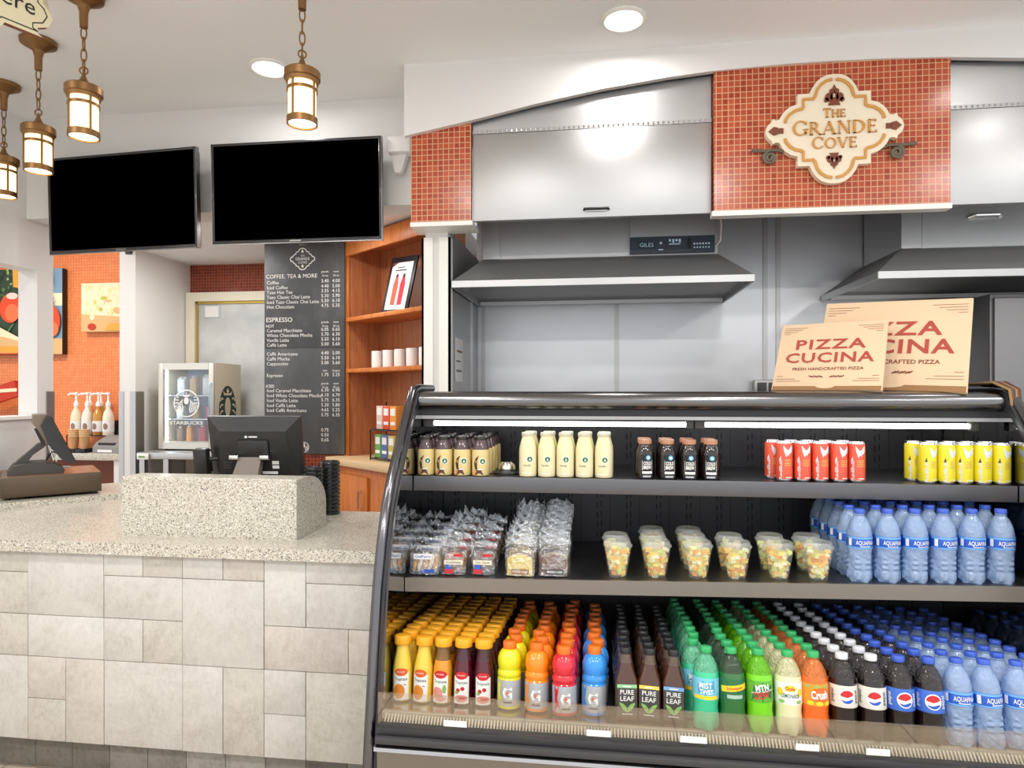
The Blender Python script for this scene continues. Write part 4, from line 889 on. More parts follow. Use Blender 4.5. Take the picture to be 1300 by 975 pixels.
while x < b-.04:
    for k in range(20):
        z = W(-.13)-k*.04
        m.box(x-.002, x+.002, 2.6985, 2.70, z-.024, z, SL).box(x+.014, x+.018, 2.6985, 2.70, z-.018, z+.006, SL)
    m.box(x+.05, x+.0515, 2.6988, 2.70, W(-.95), W(-.1), SL)
    x += .118
m.obj('back_panel', case)
SLP = .11
def zdeck(y): return W(-.964)-SLP*(y-2.0)
m = C().prism([(1.916, zdeck(1.93)), (2.70, zdeck(2.70)), (2.70, zdeck(2.70)-.02), (1.916, zdeck(1.93)-.02)], a, b, M_DECK, 'x'); m.obj('deck', case)
m = C(); LT = mat('grille_light', rgb(196, 190, 176), .4, metal=.4)
gy0, gz0, gy1, gz1 = 1.912, W(-.962), 1.890, W(-.984)
m.prism([(gy0, gz0-.016), (gy1, gz1-.012), (gy1, gz1-.02), (gy0, gz0-.03)], a, b, M_BLACK, 'x')
x = a+.012
while x < b-.01:
    m.prism([(gy0, gz0), (gy1, gz1), (gy1, gz1-.012), (gy0, gz0-.016)], x, x+.0042, LT, 'x'); x += .0094
m.prism([(gy0+.006, gz0+.001), (gy0-.004, gz0+.001), (gy0-.004, gz0-.02), (gy0+.006, gz0-.02)], a, b, LT, 'x').prism([(gy1+.003, gz1+.001), (gy1-.006, gz1+.0), (gy1-.006, gz1-.02), (gy1+.003, gz1-.02)], a, b, LT, 'x')
m.obj('air_grille', case)
for x0, x1 in ((a, .985), (.989, b)): C().box(x0, x1, 1.871, 1.877, W(-.980), W(-.887), M_GLASS).obj('glass_panel', case)
m = C()
for x, ww in ((-.412, .034), (.0, .034), (.26, .036), (.56, .03), (.74, .03)): m.box(x-ww, x+ww, 1.868, 1.8705, W(-.972), W(-.955) , M_PAPER)
m.obj('price_strip', case)
C().box(a, b, 1.852, 1.888, W(-1.003), W(-.979), M_CASE, .004).obj('ledge', case)
C().box(a, b, 1.838, 1.87, W(-1.024), W(-1.003), mat('bumper', rgb(66, 66, 68), .5, bump=(700, .2)), .005).obj('bumper', case)
C().prism([(1.846, W(-1.026)), (1.834, W(-1.030)), (1.832, W(-1.04)), (1.846, W(-1.046)), (1.87, W(-1.046)), (1.87, W(-1.026))], a, b, mat('bright_strip', (.5, .5, .52, 1), .1, metal=1), 'x').obj('chrome_strip', case)
C().box(a, b, 1.862, 1.9, .10, W(-1.046), steel('kick_steel', (.28, .26, .235, 1), .38, (1, 30, 30), .02)).obj('lower_panel', case)
C().box(a, b, 1.90, 2.78, .02, .12, M_BLACK).obj('base', case)
m = C().box(a+.002, b-.002, 2.252, 2.695, W(-.318), W(-.296), M_SHELF).box(a+.002, b-.002, 2.242, 2.254, W(-.347), W(-.2955), M_SHELF, .002); m.obj('shelf', case)
def zs2(x): return W(-.624)+(x+.645)/1.945*.044
za, zb = zs2(a+.002), zs2(b-.002); xs = (a+.002, b-.002)
m = C().prism([(xs[0], za), (xs[1], zb), (xs[1], zb-.02), (xs[0], za-.02)], 2.148, 2.695, M_SHELF, 'y').prism([(xs[0], za+.0005), (xs[1], zb+.0005), (xs[1], zb-.046), (xs[0], za-.046)], 2.138, 2.15, M_SHELF2, 'y'); m.obj('shelf', case)
t = thing('cable_bundle', 'frayed brown cable bundle hanging over the end of the case top', 'cable', (1.30, 2.36, W(0)))
m = MB()
for k in range(6): m.tube([(-.03+.01*k, .12, .025), (-.01+.008*k, .0, .03), (.01+.006*k, -.055, .005), (.01+.005*k, -.068, -.05)], .0045, [mat('cord_tan', rgb(150, 124, 84), .7), M_BROWN, M_GREY][k % 3], 6)
m.obj('strands', t)

# ------------------------------------------------------------------ pizza boxes on top
def pizza_box(label, loc, psi, w, h, lean, th, k):
    t = thing('pizza_box', label, 'pizza box', loc, 0, 'pizza boxes on the case top')
    t.rotation_euler = (-lean, .035 if k > 1 else 0, -psi)
    m = MB().box(-w/2, w/2, 0, th*.55, 0, h, M_CARD, .003).box(-w/2+.003, w/2-.003, th*.5, th, .003, h-.003, M_CARDE, .003); m.obj('lid', t)
    m = MB().box(-w/2+.004, w/2-.004, -.0012, .0, .0005, .018*k, M_CARDE).prism(ell(0, .02*k, .03*k*w/.33, .012*k, 12, PI, 2*PI), -.0018, -.001, M_CARD); m.obj('tuck_flap', t)
    m = MB(); fn = face(-.0016); s = w/.33
    m.flat(shift(fit(text('PIZZA', .04*s, .022, 1.15), .215*s), 0, h*.60), M_INK, fn)
    m.flat(shift(fit(text('CUCINA', .04*s, .022, 1.1), .27*s), 0, h*.40), M_INK, fn)
    m.flat(shift(fit(text('FRESH HANDCRAFTED PIZZA', .0115*s, .012), .215*s), 0, h*.285), M_INKB, fn)
    for sx in (1, -1):
        for i in range(6): m.flat(shift(shape(ell(0, 0, .006*s, .0022*s, 8), 1), sx*(.014+.007*i)*s, h*.19+.002*(i % 2), sx*.6), M_INKB, fn)
        for i, (l, z) in enumerate([(.075, .93), (.06, .90), (.045, .87), (.02, .84), (.075, .13), (.06, .16), (.02, .20)]):
            m.flat(rect(sx*(w/2-.012)-(l*s if sx > 0 else 0), sx*(w/2-.012)+(l*s if sx < 0 else 0), h*z-.0007, h*z+.0007, 1), M_INKB, fn)
    m.obj('print', t); return t
pizza_box('smaller pizza box, leaning in front of the larger one on the case top', (.78, 2.417, W(.004)), math.radians(28), .356, .31, math.atan2(.18, .252), .035, 1)
pizza_box('larger pizza box behind the smaller one, its front half hidden', (.985, 2.43, W(.004)), math.radians(29), .47, .385, math.atan2(.19, .322), .045, 1.3)

# ------------------------------------------------------------------ packaged drinks
def cap_mb(r, z, h, m, fl=24):
    f = (fl, .022)
    return MB().lathe([(r*.94, z), (r, z+h*.08), (r, z+h*.82), (r*.93, z+h*.97), (r*.86, z+h), (.001, z+h)], m, 48, flute=[None, f, f, None, None, None])
def colour(n, c, rough=.12, coat=.6, bump=None): return mat(n, rgb(*c), rough, coat=coat, bump=bump)
CAPY = colour('cap_yellow', (250, 176, 40), .4, .1); CAPO = colour('cap_orange', (240, 120, 36), .35, .2); CAPK = colour('cap_black', (40, 42, 44), .3, .3); CAPG = colour('cap_green', (58, 178, 106), .35, .2)
CAPW = colour('cap_white', (228, 232, 238), .35, .2); CAPB = colour('cap_blue', (66, 100, 208), .35, .2); CAPC = colour('cap_copper', (180, 130, 100), .35, .2); CAPS = colour('cap_silver', (206, 202, 180), .35, .3)
L_WHITE = colour('label_white', (244, 244, 240), .45, .1); L_SILVER = mat('label_silver', rgb(186, 190, 196), .32, metal=.35); L_DARK = colour('label_charcoal', (70, 68, 66), .45, .1); L_RED = colour('label_red', (206, 42, 50), .45, .1)
L_GREEN = colour('label_green', (40, 110, 66), .45, .1); L_BLACK = colour('label_black', (26, 26, 28), .45, .1); L_ORANGE = colour('label_orange', (236, 110, 40), .45, .1); L_LEAF = colour('label_leaf', (140, 190, 100), .45, .1); L_BLUE = colour('label_blue', (44, 92, 196), .4, .1); L_YEL = colour('label_yellow', (244, 214, 50), .45, .1); L_PINK = colour('label_pink', (232, 150, 140), .45, .1)
CL_NECK = mat('clear_neck', rgb(210, 220, 220), .08, spec=.8, coat=.5, alpha=(.55, (.92, .95, .95, 1)), bump=(260, .6))

def juice(nm, liquid, oval, fruit, neck=None):
    body = colour('liquid_'+nm, liquid, .14, .6); nk = neck or body
    P = [(.026, 0), (.0298, .003), (.0305, .015), (.0305, .086), (.0292, .104), (.0245, .128), (.0208, .148), (.0195, .160), (.0195, .172)]
    b = MB().lathe(P, body, 28, mats=[body]*5+[nk]*3)
    r = .0305; l = MB(); f0 = wrap(r, 0, .0003); f1 = wrap(r, 0, .0006); f2 = wrap(r, 0, .0009)
    l.flat(rect(-.025, .025, .006, .086, 10), L_WHITE, f0)
    l.flat(shape(ell(0, .089, .020, .0115, 20), 3), oval, wrap(r, 0, .0012)); l.flat(fit(text('PURE', .004), .022), L_WHITE, lambda x, y: wrap(r, .0875, .0016)(x, y))
    l.flat(shift(fit(text('Tropicana', .009, .01), .040), 0, .064), L_GREEN if nm[0] != 'o' else L_BLACK, f1)
    if fruit == 'orange': l.flat(shape(ell(-.006, .032, .018, .022, 18), 3), colour('fruit_orange', (232, 140, 50), .5, .1), f1); l.flat(rect(.008, .016, .05, .052, 2), L_BLACK, f1)
    elif fruit == 'peach': l.flat(shape(ell(-.008, .036, .016, .016, 16), 3), L_PINK, f1); l.flat(shape(ell(.013, .046, .006, .013, 12), 2), L_LEAF, f2); l.flat(shape(ell(.0, .02, .02, .011, 16), 2), L_PINK, f1)
    else:
        for x, z in ((-.01, .045), (.004, .05)): l.flat(shape(ell(x, z, .0065, .006, 12), 2), L_RED, f1)
        l.flat(shape(ell(-.015, .038, .006, .005, 10), 2), L_LEAF, f2); l.flat(shape(ell(0, .021, .021, .011, 16), 3), L_PINK, f1); l.flat(shape(ell(.004, .022, .012, .004, 12), 2), L_RED, f2)
    return Proto('juice_bottle', [('bottle', b), ('label', l), ('cap', cap_mb(.0268, .168, .027, CAPY, 30))])
def sports(nm, liquid, accent):
    body = colour('liquid_'+nm, liquid, .12, .7, bump=(120, .15))
    P = [(.030, 0), (.0355, .004), (.0365, .010), (.0365, .088), (.0345, .0905), (.0345, .0935), (.0365, .097), (.0365, .106), (.0325, .114), (.0345, .122), (.0365, .134), (.036, .147), (.031, .161), (.024, .170), (.020, .173)]
    b = MB().lathe(P, body, 32)
    r = .0365; l = MB().lathe([(r+.0002, .012), (r+.0003, .013), (r+.0003, .085), (r+.0002, .086)], L_SILVER, 36, cap=(False, False))
    f1 = wrap(r, 0, .0007); f2 = wrap(r, 0, .0011)
    l.flat(shape([(-.034, .012), (-.012, .012), (-.026, .05), (-.02, .085), (-.036, .085)], 3), body, f1)
    l.flat(shift(fit(text('G', .034, .035), .030), 0, .034), L_WHITE, f2)
    l.flat(shape([(.004, .060), (-.005, .050), (.000, .051), (-.003, .042), (.007, .052), (.002, .052)], 2), accent, wrap(r, 0, .0015))
    l.flat(rect(-.012, .014, .021, .026, 4), L_DARK, f1)
    return Proto('sports_drink_bottle', [('bottle', b), ('label', l), ('cap', cap_mb(.0205, .171, .024, CAPO, 28))])
def tea(nm, band):
    body = mat('tea_liquid', rgb(74, 40, 22), .06, coat=.8); nk = mat('tea_neck', rgb(120, 100, 88), .06, coat=.6, alpha=(.35, (.85, .8, .76, 1)))
    P = [(.029, 0), (.0325, .003), (.033, .01), (.033, .100), (.0315, .112), (.0255, .130), (.0195, .155), (.0162, .172), (.0155, .182)]
    b = MB().lathe(P, body, 32, mats=[body]*6+[nk]*2, sq=[6, 7, 7, 6, 5, 3.5, 2.4, 2, 2])
    l = MB(); y = -.0336; f0 = face(y); f1 = face(y-.0004); f2 = face(y-.0008)
    l.flat(rect(-.0285, .0285, .012, .100, 1), L_DARK, f0); l.flat(rect(-.0285, .0285, .090, .100, 1), band, f1); l.flat(rect(-.012, .012, .093, .096, 1), L_WHITE, f2)
    l.flat(shift(fit(text('PURE', .013, .01), .040), 0, .072), L_WHITE, f1); l.flat(shift(fit(text('LEAF', .013, .01), .040), 0, .054), L_WHITE, f1)
    for sx in (1, -1): l.flat(shape([(0, .022), (sx*.010, .027), (sx*.022, .044), (sx*.022, .050), (sx*.010, .045), (sx*.002, .036)], 1), L_LEAF, f1)
    l.flat(rect(-.015, .015, .0165, .0185, 1), L_WHITE, f1)
    return Proto('tea_bottle', [('bottle', b), ('label', l), ('cap', cap_mb(.0168, .180, .018, CAPK, 30))])
def soda(nm, liquid, capm, deco, lab, neck=None):
    body = colour('liquid_'+nm, liquid, .08, .8); nk = mat('neck_'+nm, rgb(*(neck or liquid)), .1, coat=.7, alpha=(.3, (.9, .92, .92, 1)), bump=(150, 1.0, 2))
    P = [(.018, .003), (.030, 0), (.0345, .010), (.0362, .026), (.0358, .045), (.0342, .062), (.0358, .076), (.0365, .082), (.0365, .142), (.0352, .156), (.0305, .174), (.0215, .191), (.0145, .200), (.0135, .2015), (.0165, .203), (.0135, .2045), (.0135, .21)]
    fl = [(5, .12), (5, .16), (5, .10), (5, .03)]+[None]*13
    b = MB().lathe(P, body, 40, mats=[body]*9+[nk]*7, flute=fl)
    r = .0365; l = MB().lathe([(r+.0002, .083), (r+.0004, .084), (r+.0004, .140), (r+.0002, .141)], lab, 40, cap=(False, False))
    deco(l, r); return Proto('soda_bottle', [('bottle', b), ('label', l), ('cap', cap_mb(.0164, .2055, .0165, capm, 30))])
def d_mist(l, r):
    f = lambda d: wrap(r, 0, d)
    l.flat(rect(-.036, .036, .084, .094, 10), L_YEL, f(.0008)); l.flat(shape([(-.022, .098), (-.024, .124), (-.008, .134), (.008, .13), (.024, .136), (.026, .104), (.0, .094)], 4), colour('mist_blue', (70, 160, 200), .4, .1), f(.0008))
    l.flat(shift(fit(text('MIST', .015, .02), .036), 0, .114), L_WHITE, f(.0013)); l.flat(shift(fit(text('TWST', .012, .02), .038), .002, .099), L_WHITE, f(.0013))
def d_gale(l, r):
    f = lambda d: wrap(r, 0, d); l.flat(shift(rect(-.04, .04, -.008, .008, 10), 0, .118, .12), L_YEL, f(.0009)); l.flat(shift(fit(text('Schweppes', .008, .015), .044), 0, .1145, .12), L_RED, f(.0014)); l.flat(rect(-.022, .022, .09, .1, 6), colour('label_silvergreen', (170, 196, 180), .4, .1), f(.0008))
def d_dew(l, r):
    f = lambda d: wrap(r, 0, d); l.flat(shape([(-.03, .09), (-.024, .13), (.0, .138), (.03, .132), (.028, .092), (.0, .086)], 4), L_GREEN, f(.0008))
    l.flat(shift(fit(text('MTN', .016, .03), .036), .0, .116, .16), L_WHITE, f(.0013)); l.flat(shift(fit(text('DEW', .018, .03), .042), .0, .095, .16), L_RED, f(.0013)); l.flat(shift(rect(-.03, .03, -.001, .001, 6), 0, .113, .16), L_WHITE, f(.0014))
def d_lemon(l, r):
    f = lambda d: wrap(r, 0, d); l.flat(shape(ell(0, .126, .016, .009, 14), 3), L_YEL, f(.0008)); l.flat(shift(fit(text('Dole', .010, .02), .024), 0, .121), L_RED, f(.0013)); l.flat(shift(fit(text('LEMONADE', .011, .01), .05), 0, .101), L_GREEN, f(.0012))
    for sx in (1, -1): l.flat(shape(ell(sx*.028, .115, .009, .011, 12), 2), L_YEL, f(.0009)); l.flat(shape(ell(sx*.024, .09, .009, .005, 10), 2), L_LEAF, f(.0009))
def d_crush(l, r):
    f = lambda d: wrap(r, 0, d); l.flat(shape(ell(.006, .112, .03, .02, 18), 4), L_ORANGE, f(.0008)); l.flat(shift(fit(text('Crush', .020, .04), .046), .002, .103, .05), L_WHITE, f(.0013))
    for x in (-.024, .0, .024): l.flat(shape(ell(x, .09, .010, .006, 12), 2), L_YEL, f(.001)); l.flat(shape(ell(x-.006, .135, .008, .004, 10), 2), L_LEAF, f(.001))
def d_cola(side):
    def fnc(l, r):
        f = lambda d: wrap(r, 0, d); c = (0, .112); R0 = .0185
        l.flat(shape(ell(*c, R0*1.12, n=24), 4), L_WHITE, f(.0007)); l.flat(shape(ell(*c, R0, n=24), 4), L_WHITE, f(.001))
        l.flat(shape([(c[0]+R0*.95*math.cos(a), c[1]+R0*.95*math.sin(a)) for a in [math.radians(18+k*14) for k in range(12)]]+[(-.010, .112), (0.0, .110), (.010, .114)], 3), L_RED, f(.0014))
        l.flat(shape([(c[0]+R0*.95*math.cos(a), c[1]+R0*.95*math.sin(a)) for a in [math.radians(-152+k*13) for k in range(11)]]+[(.010, .106), (.0, .102), (-.010, .101)], 3), L_BLUE, f(.0014))
        l.flat(shift(fit(text('pepsi', .010, .015), .034), .030, .112, PI/2), side, f(.0012))
        l.flat(shift(fit(text('pepsi', .010, .015), .034), -.036, .112, PI/2), side, f(.0012))
    return fnc
WATER = mat('water_plastic', rgb(190, 216, 252), .04, spec=1, trans=.2, ior=1.33, coat=.8, alpha=(.38, (.72, .86, 1, 1)), bump=(34, 1.0, 3))  # blue of the plastic, plus label-scattered light put into the tint
def water():
    P = [(.020, .004), (.031, 0), (.0352, .010), (.0355, .03), (.0330, .036), (.0360, .044), (.0328, .052), (.0358, .060), (.0328, .068), (.0358, .076), (.0335, .086), (.0355, .098), (.0362, .104), (.0362, .142), (.0352, .152), (.032, .168), (.0255, .186), (.0165, .200), (.0135, .204), (.0165, .206), (.0135, .208), (.0135, .214)]
    fl = [(5, .14), (5, .16), (6, .09), (6, .07), (8, .03), (6, .05), (8, .03), (6, .05), (8, .03), (6, .03)]+[None]*12
    b = MB().lathe(P, WATER, 40, flute=fl); r = .0364
    lb = mat('water_label', rgb(28, 92, 200), .3, coat=.4); l2 = mat('water_label_pale', rgb(110, 176, 236), .3, coat=.4)
    l = MB().lathe([(r, .104), (r+.0003, .105), (r+.0003, .140), (r, .141)], lb, 40, cap=(False, False))
    f = lambda d: wrap(r, 0, d)
    l.flat(rect(-.056, .056, .134, .140, 12), l2, f(.0007)); l.flat(rect(-.056, .056, .105, .109, 12), l2, f(.0007))
    l.flat(shift(fit(text('AQUAFINA', .0125, .012), .055), .006, .117), L_WHITE, f(.0012)); l.flat(rect(-.01, .022, .111, .113, 4), L_WHITE, f(.0012)); l.flat(rect(-.044, -.034, .112, .134, 3), L_WHITE, f(.0012))
    l.flat(shift(fit(text('AQUAFINA', .0125, .012), .055), -.1, .117), L_WHITE, f(.0012))
    return Proto('water_bottle', [('bottle', b), ('label', l), ('cap', cap_mb(.0158, .2095, .0135, CAPB, 30))])
def place(pr, x, y, z, label, cat, group, tilt=0, jit=.0012, rj=.16):
    o = pr.place((x+R.uniform(-jit, jit), y+R.uniform(-jit, jit), z), R.uniform(-rj, rj), label, cat, group); o.rotation_euler.x = -tilt; return o
def column(pr, x, y0, pitch, desc, cat, group, ymax=2.655, dx=None, first=1):
    k = 0; y = y0
    while y < ymax:
        place(pr, x+(dx(k) if dx else 0), y, zdeck(y)+.0005, '%s, %s from the front' % (desc, ORD[k]), cat, group, math.atan(SLP))
        k += 1; y += pitch
OJ = juice('oj', (240, 206, 70), colour('oval_orange', (226, 96, 44), .4, .1), 'orange'); PJ = juice('peach', (226, 150, 34), L_RED, 'peach', mat('peach_neck', rgb(150, 112, 64), .06, coat=.7, alpha=(.35, (.9, .8, .6, 1)))); CJ = juice('cran', (84, 12, 30), L_RED, 'berry', mat('cran_neck', rgb(96, 60, 70), .06, coat=.7, alpha=(.35, (.8, .7, .75, 1))))
GJ = 'juice bottles with wide yellow caps'
for x, pr, ds in [(-.611, OJ, 'orange juice bottle, column beside the mirrored end'), (-.546, OJ, 'orange juice bottle, second column of yellow caps'), (-.4815, PJ, 'amber juice bottle with a peach label in its column'), (-.417, CJ, 'dark red juice bottle, column beside the amber juice'), (-.352, CJ, 'dark red juice bottle, column beside the sports drinks')]:
    column(pr, x, 2.0, .0635, ds, 'juice bottle', GJ)
GS = 'sports drinks with orange caps'
for x, nm, c, ac, y in [(-.272, 'lime', (226, 222, 24), L_ORANGE, 1.99), (-.187, 'amber', (246, 140, 22), L_ORANGE, 1.985), (-.101, 'red', (214, 34, 52), L_ORANGE, 1.965), (-.014, 'blue', (52, 146, 232), L_ORANGE, 1.985)]:
    column(sports(nm, c, ac), x, y, .0748, '%s sports drink bottle with orange cap in its column' % {'lime': 'yellow', 'amber': 'orange', 'red': 'red', 'blue': 'blue'}[nm], 'sports drink', GS, dx=lambda k: [0, .008, -.004, .005, 0, .003][k % 6])
GT = 'iced tea bottles with black caps'
for x, c, ds in [(.080, (150, 206, 150), 'green-banded'), (.149, (236, 210, 90), 'yellow-banded'), (.218, (120, 170, 220), 'blue-banded')]:
    column(tea(ds, colour('band_'+ds, c, .45, .1)), x, 1.975, .0682, 'square iced tea bottle, %s column' % ds, 'iced tea', GT)
GD = 'soda bottles with green caps'
SD = [(.292, soda('mist', (60, 200, 150), CAPG, d_mist, colour('label_mist', (120, 200, 224), .4, .1), (120, 214, 170)), 'pale green soda bottle with blue and yellow label'),
      (.378, soda('gale', (40, 110, 50), CAPG, d_gale, L_GREEN, (70, 90, 70)), 'dark green soda bottle with a yellow banner in its column'),
      (.454, soda('dew', (120, 214, 16), CAPG, d_dew, colour('label_dew', (96, 176, 50), .4, .1)), 'bright green soda bottle in its column'),
      (.530, soda('lemon', (236, 232, 186), CAPG, d_lemon, L_WHITE), 'pale lemonade bottle with green cap in its column'),
      (.605, soda('crush', (242, 106, 24), CAPG, d_crush, colour('label_crush', (244, 150, 40), .4, .1), (246, 140, 70)), 'orange soda bottle with green cap in its column')]
for x, pr, ds in SD: column(pr, x, 1.938, .0755, ds, 'soda bottle', GD, dx=(lambda k: [.012, -.010, .002, 0][min(k, 3)]) if x < .3 else None)
COLA_W = soda('diet', (26, 14, 14), CAPW, d_cola(L_DARK), colour('label_pale', (226, 222, 212), .4, .1), (70, 66, 66)); COLA_B = soda('cola', (26, 14, 14), CAPB, d_cola(L_WHITE), colour('label_cola_blue', (64, 112, 206), .4, .1), (70, 66, 66))
GC = 'cola bottles'
for x, pr, ds in [(.680, COLA_W, 'white-labelled cola bottle, column beside the orange sodas'), (.754, COLA_W, 'white-labelled cola bottle, column beside the blue-labelled ones'), (.828, COLA_B, 'blue-labelled cola bottle, column beside the white-labelled ones'), (.902, COLA_B, 'blue-labelled cola bottle, column beside the water')]:
    column(pr, x, 1.938, .0755, ds, 'cola bottle', GC)
WB = water(); GW = 'water bottles in the bottom of the case'
for x, ds in [(.976, 'lower water bottle, column beside the colas'), (1.051, 'lower water bottle, second column from the colas'), (1.127, 'lower water bottle, third column from the colas'), (1.203, 'lower water bottle, column by the end wall')]:
    column(WB, x, 1.938, .0755, ds, 'water bottle', GW)
for i in range(6):
    for k in range(5):
        x = .812+.0815*i-.004*k; place(WB, x, 2.19+k*.078, zs2(x)-.0002, 'water bottle on the middle shelf, column %d from the fruit cups, %s from the front' % (i+1, ORD[k]) if False else 'water bottle on the middle shelf, %s column from the fruit cups, %s back' % (ORD[i], ORD[k]), 'water bottle', 'water bottles on the middle shelf')
# upper shelf
ZU = W(-.2955)
def coffee(nm, liquid, capm, neckm, hs, swoosh):
    body = colour('liquid_'+nm, liquid, .1, .7)
    P = [(.026, 0), (.0302, .002), (.031, .008), (.031, .078*hs), (.0295, .092*hs), (.0235, .112*hs), (.0205, .122*hs), (.0205, .128*hs)]
    b = MB().lathe(P, body, 28, mats=[body]*4+[neckm]*3); r = .031; l = MB(); f = lambda d: wrap(r, 0, d)
    if swoosh:
        l.flat(ribbon([(-.004, .07), (-.012, .06), (-.016, .045), (-.014, .028), (-.008, .018)], [.002, .008, .012, .010, .003]), colour('swoosh_brown', (70, 40, 30), .4, .2), f(.0005))
        l.flat(shape([(-.016, .004), (.012, .004), (.004, .026), (-.010, .028)], 3), colour('swoosh_choc', (90, 58, 44), .4, .2), f(.0007)); l.flat(rect(-.008, .008, .022, .026, 3), L_WHITE, f(.0010))
        l.flat(shape([(-.022, .004), (-.017, .004), (-.015, .02), (-.019, .022)], 1), L_ORANGE, f(.0006))
    cx, cz = (.010, .052) if swoosh else (.008, .062)
    l.flat(shape(ell(cx, cz, .0115, n=20), 3), L_WHITE, f(.0007)); l.flat(shape(ell(cx, cz, .0092, n=18), 3), L_GREEN, f(.0011)); l.flat(shape([(cx-.004, cz-.006), (cx, cz+.006), (cx+.004, cz-.006), (cx, cz-.003)], 1), L_WHITE, f(.0015))
    if not swoosh: l.flat(shift(fit(text('Vanilla', .006), .026), -.002, .038), L_DARK, f(.0007)); l.flat(rect(-.02, .02, .012, .014, 4), L_WHITE, f(.0007))
    z = .125*hs; c = MB().lathe([(.0215, z), (.0222, z+.001), (.0222, z+.010), (.021, z+.0115), (.0205, z+.0135), (.001, z+.014)], capm, 32)
    return Proto('coffee_bottle', [('bottle', b), ('label', l), ('cap', c)])
MO = coffee('mocha', (218, 196, 134), colour('cap_dark', (44, 40, 40), .25, .4), colour('mocha_neck', (84, 66, 70), .1, .7), 1.0, True)
VA = coffee('vanilla', (230, 220, 178), CAPS, colour('vanilla_neck', (232, 224, 176), .1, .7), 1.12, False)
for i in range(4):
    for k in range(5): place(MO, -.611+.0665*i, 2.287+k*.067, ZU, 'black-capped milky coffee bottle, %s column from the mirrored end, %s from the front' % (ORD[i], ORD[k]), 'coffee bottle', 'black-capped coffee bottles')
for i in range(5):
    for k in range(2): place(VA, -.245+.0655*i+(.004 if k else 0), 2.287+k*.066, ZU, 'cream-capped pale coffee bottle, %s column from the dark-capped ones, %s' % (ORD[i], ['front row', 'back row'][k]), 'coffee bottle', 'cream-capped coffee bottles')
CB = colour('liquid_brew', (26, 16, 13), .06, .9); l = MB(); r = .0325; f = lambda d: wrap(r, 0, d)
l.flat(rect(-.02, .02, .004, .082, 6), L_BLACK, f(.0003)); l.flat(shape(ell(.004, .072, .0085, n=18), 3), colour('brew_disc', (90, 170, 214), .4, .1), f(.0007)); l.flat(shape(ell(.004, .072, .0045, n=10), 2), L_WHITE, f(.0011))
vs, fs = ribbon([(-.016, .03), (-.016, .062), (.018, .062), (.018, .03), (-.016, .03)], .0014); l.flat((vs, fs), L_WHITE, f(.0007))
l.flat(shift(fit(text('COLD', .011, .03), .027), .001, .048), L_WHITE, f(.0007)); l.flat(shift(fit(text('BREW', .011, .03), .027), .001, .034), L_WHITE, f(.0007)); l.flat(rect(-.016, .018, .018, .026, 4), L_WHITE, f(.0007)); l.flat(rect(-.014, .014, .006, .012, 4), L_SILVER, f(.0007))
CBP = Proto('coffee_bottle', [('bottle', MB().lathe([(.027, 0), (.0318, .002), (.0325, .008), (.0325, .072), (.031, .088), (.0245, .108), (.0215, .116), (.0215, .12)], CB, 28)), ('label', l), ('cap', MB().lathe([(.022, .117), (.0228, .118), (.0228, .130), (.0218, .133), (.001, .1335)], CAPC, 32))])
for i in range(4):
    for k in range(2): place(CBP, .158+.0725*i, 2.29+k*.07, ZU, 'black cold coffee bottle with copper cap, %s from the pale coffee bottles, %s' % (ORD[i], ['front row', 'back row'][k]), 'coffee bottle', 'black cold coffee bottles')
def can(nm, c):
    body = colour('can_'+nm, c, .25, .5); AL = mat('can_top', (.8, .8, .82, 1), .2, metal=1)
    b = MB().lathe([(.021, 0), (.0245, .003), (.0262, .009), (.0262, .118), (.0245, .125)], body, 28, mats=[AL, AL, body, body])
    t_ = MB().lathe([(.0245, .125), (.0232, .129), (.0232, .131), (.0218, .131), (.021, .127), (.001, .127)], AL, 28, cap=(False, True)); t_.box(-.004, .004, -.012, .004, .127, .1285, AL)
    r = .0262; l = MB(); f = lambda d: wrap(r, 0, d); PB = colour('can_ice', (214, 224, 232), .3, .4)
    q = [(-.008, .118)]+[(.021, .118)]+[(.022, .1), (.017, .092), (.014, .096), (.010, .086), (.005, .088), (.001, .080), (-.003, .092), (-.006, .1)]
    l.flat(shape(q, 4), PB, f(.0004)); l.flat(shift(fit(text('RedBull', .009, .02), .062), -.012, .038, PI/2), PB, f(.0006))
    for k in range(4): l.flat(rect(-.004, .018, .052+k*.006, .0545+k*.006, 3), colour('can_gold', (206, 170, 90), .4, .2), f(.0006))
    l.flat(rect(0, .02, .012, .015, 3), PB, f(.0006)); l.flat(shape([(-.022, .07), (-.016, .085), (-.014, .07)], 1), L_DARK if nm == 'yellow' else PB, f(.0006))
    return Proto('drink_can', [('body', b), ('top', t_), ('label', l)])
RC, YC = can('red', (226, 88, 62)), can('yellow', (232, 218, 44))
for i in range(5):
    for k in range(2): place(RC, .610+.0565*i-.022*k, 2.277+k*.056, ZU, 'slim red can, %s from the cold coffee bottles, %s row' % (ORD[i], ['front', 'back'][k]), 'drink can', 'slim red cans')
    for k in range(2): place(YC, 1.050+.0548*i-.016*k, 2.277+k*.056, ZU, 'slim yellow can, %s from the red cans, %s row' % (ORD[i], ['front', 'back'][k]), 'drink can', 'slim yellow cans')
t = thing('metal_puck', 'round black and silver lidded puck on the upper shelf between the coffee bottles', 'holder', (-.325, 2.34, ZU))
MB().lathe([(.05, 0), (.05, .006), (.042, .012), (.03, .014)], M_BLACK, 28).obj('base', t); MB().lathe([(.03, .014), (.032, .02), (.03, .034), (.02, .044), (.001, .046)], M_CHROME, 24).obj('knob', t)
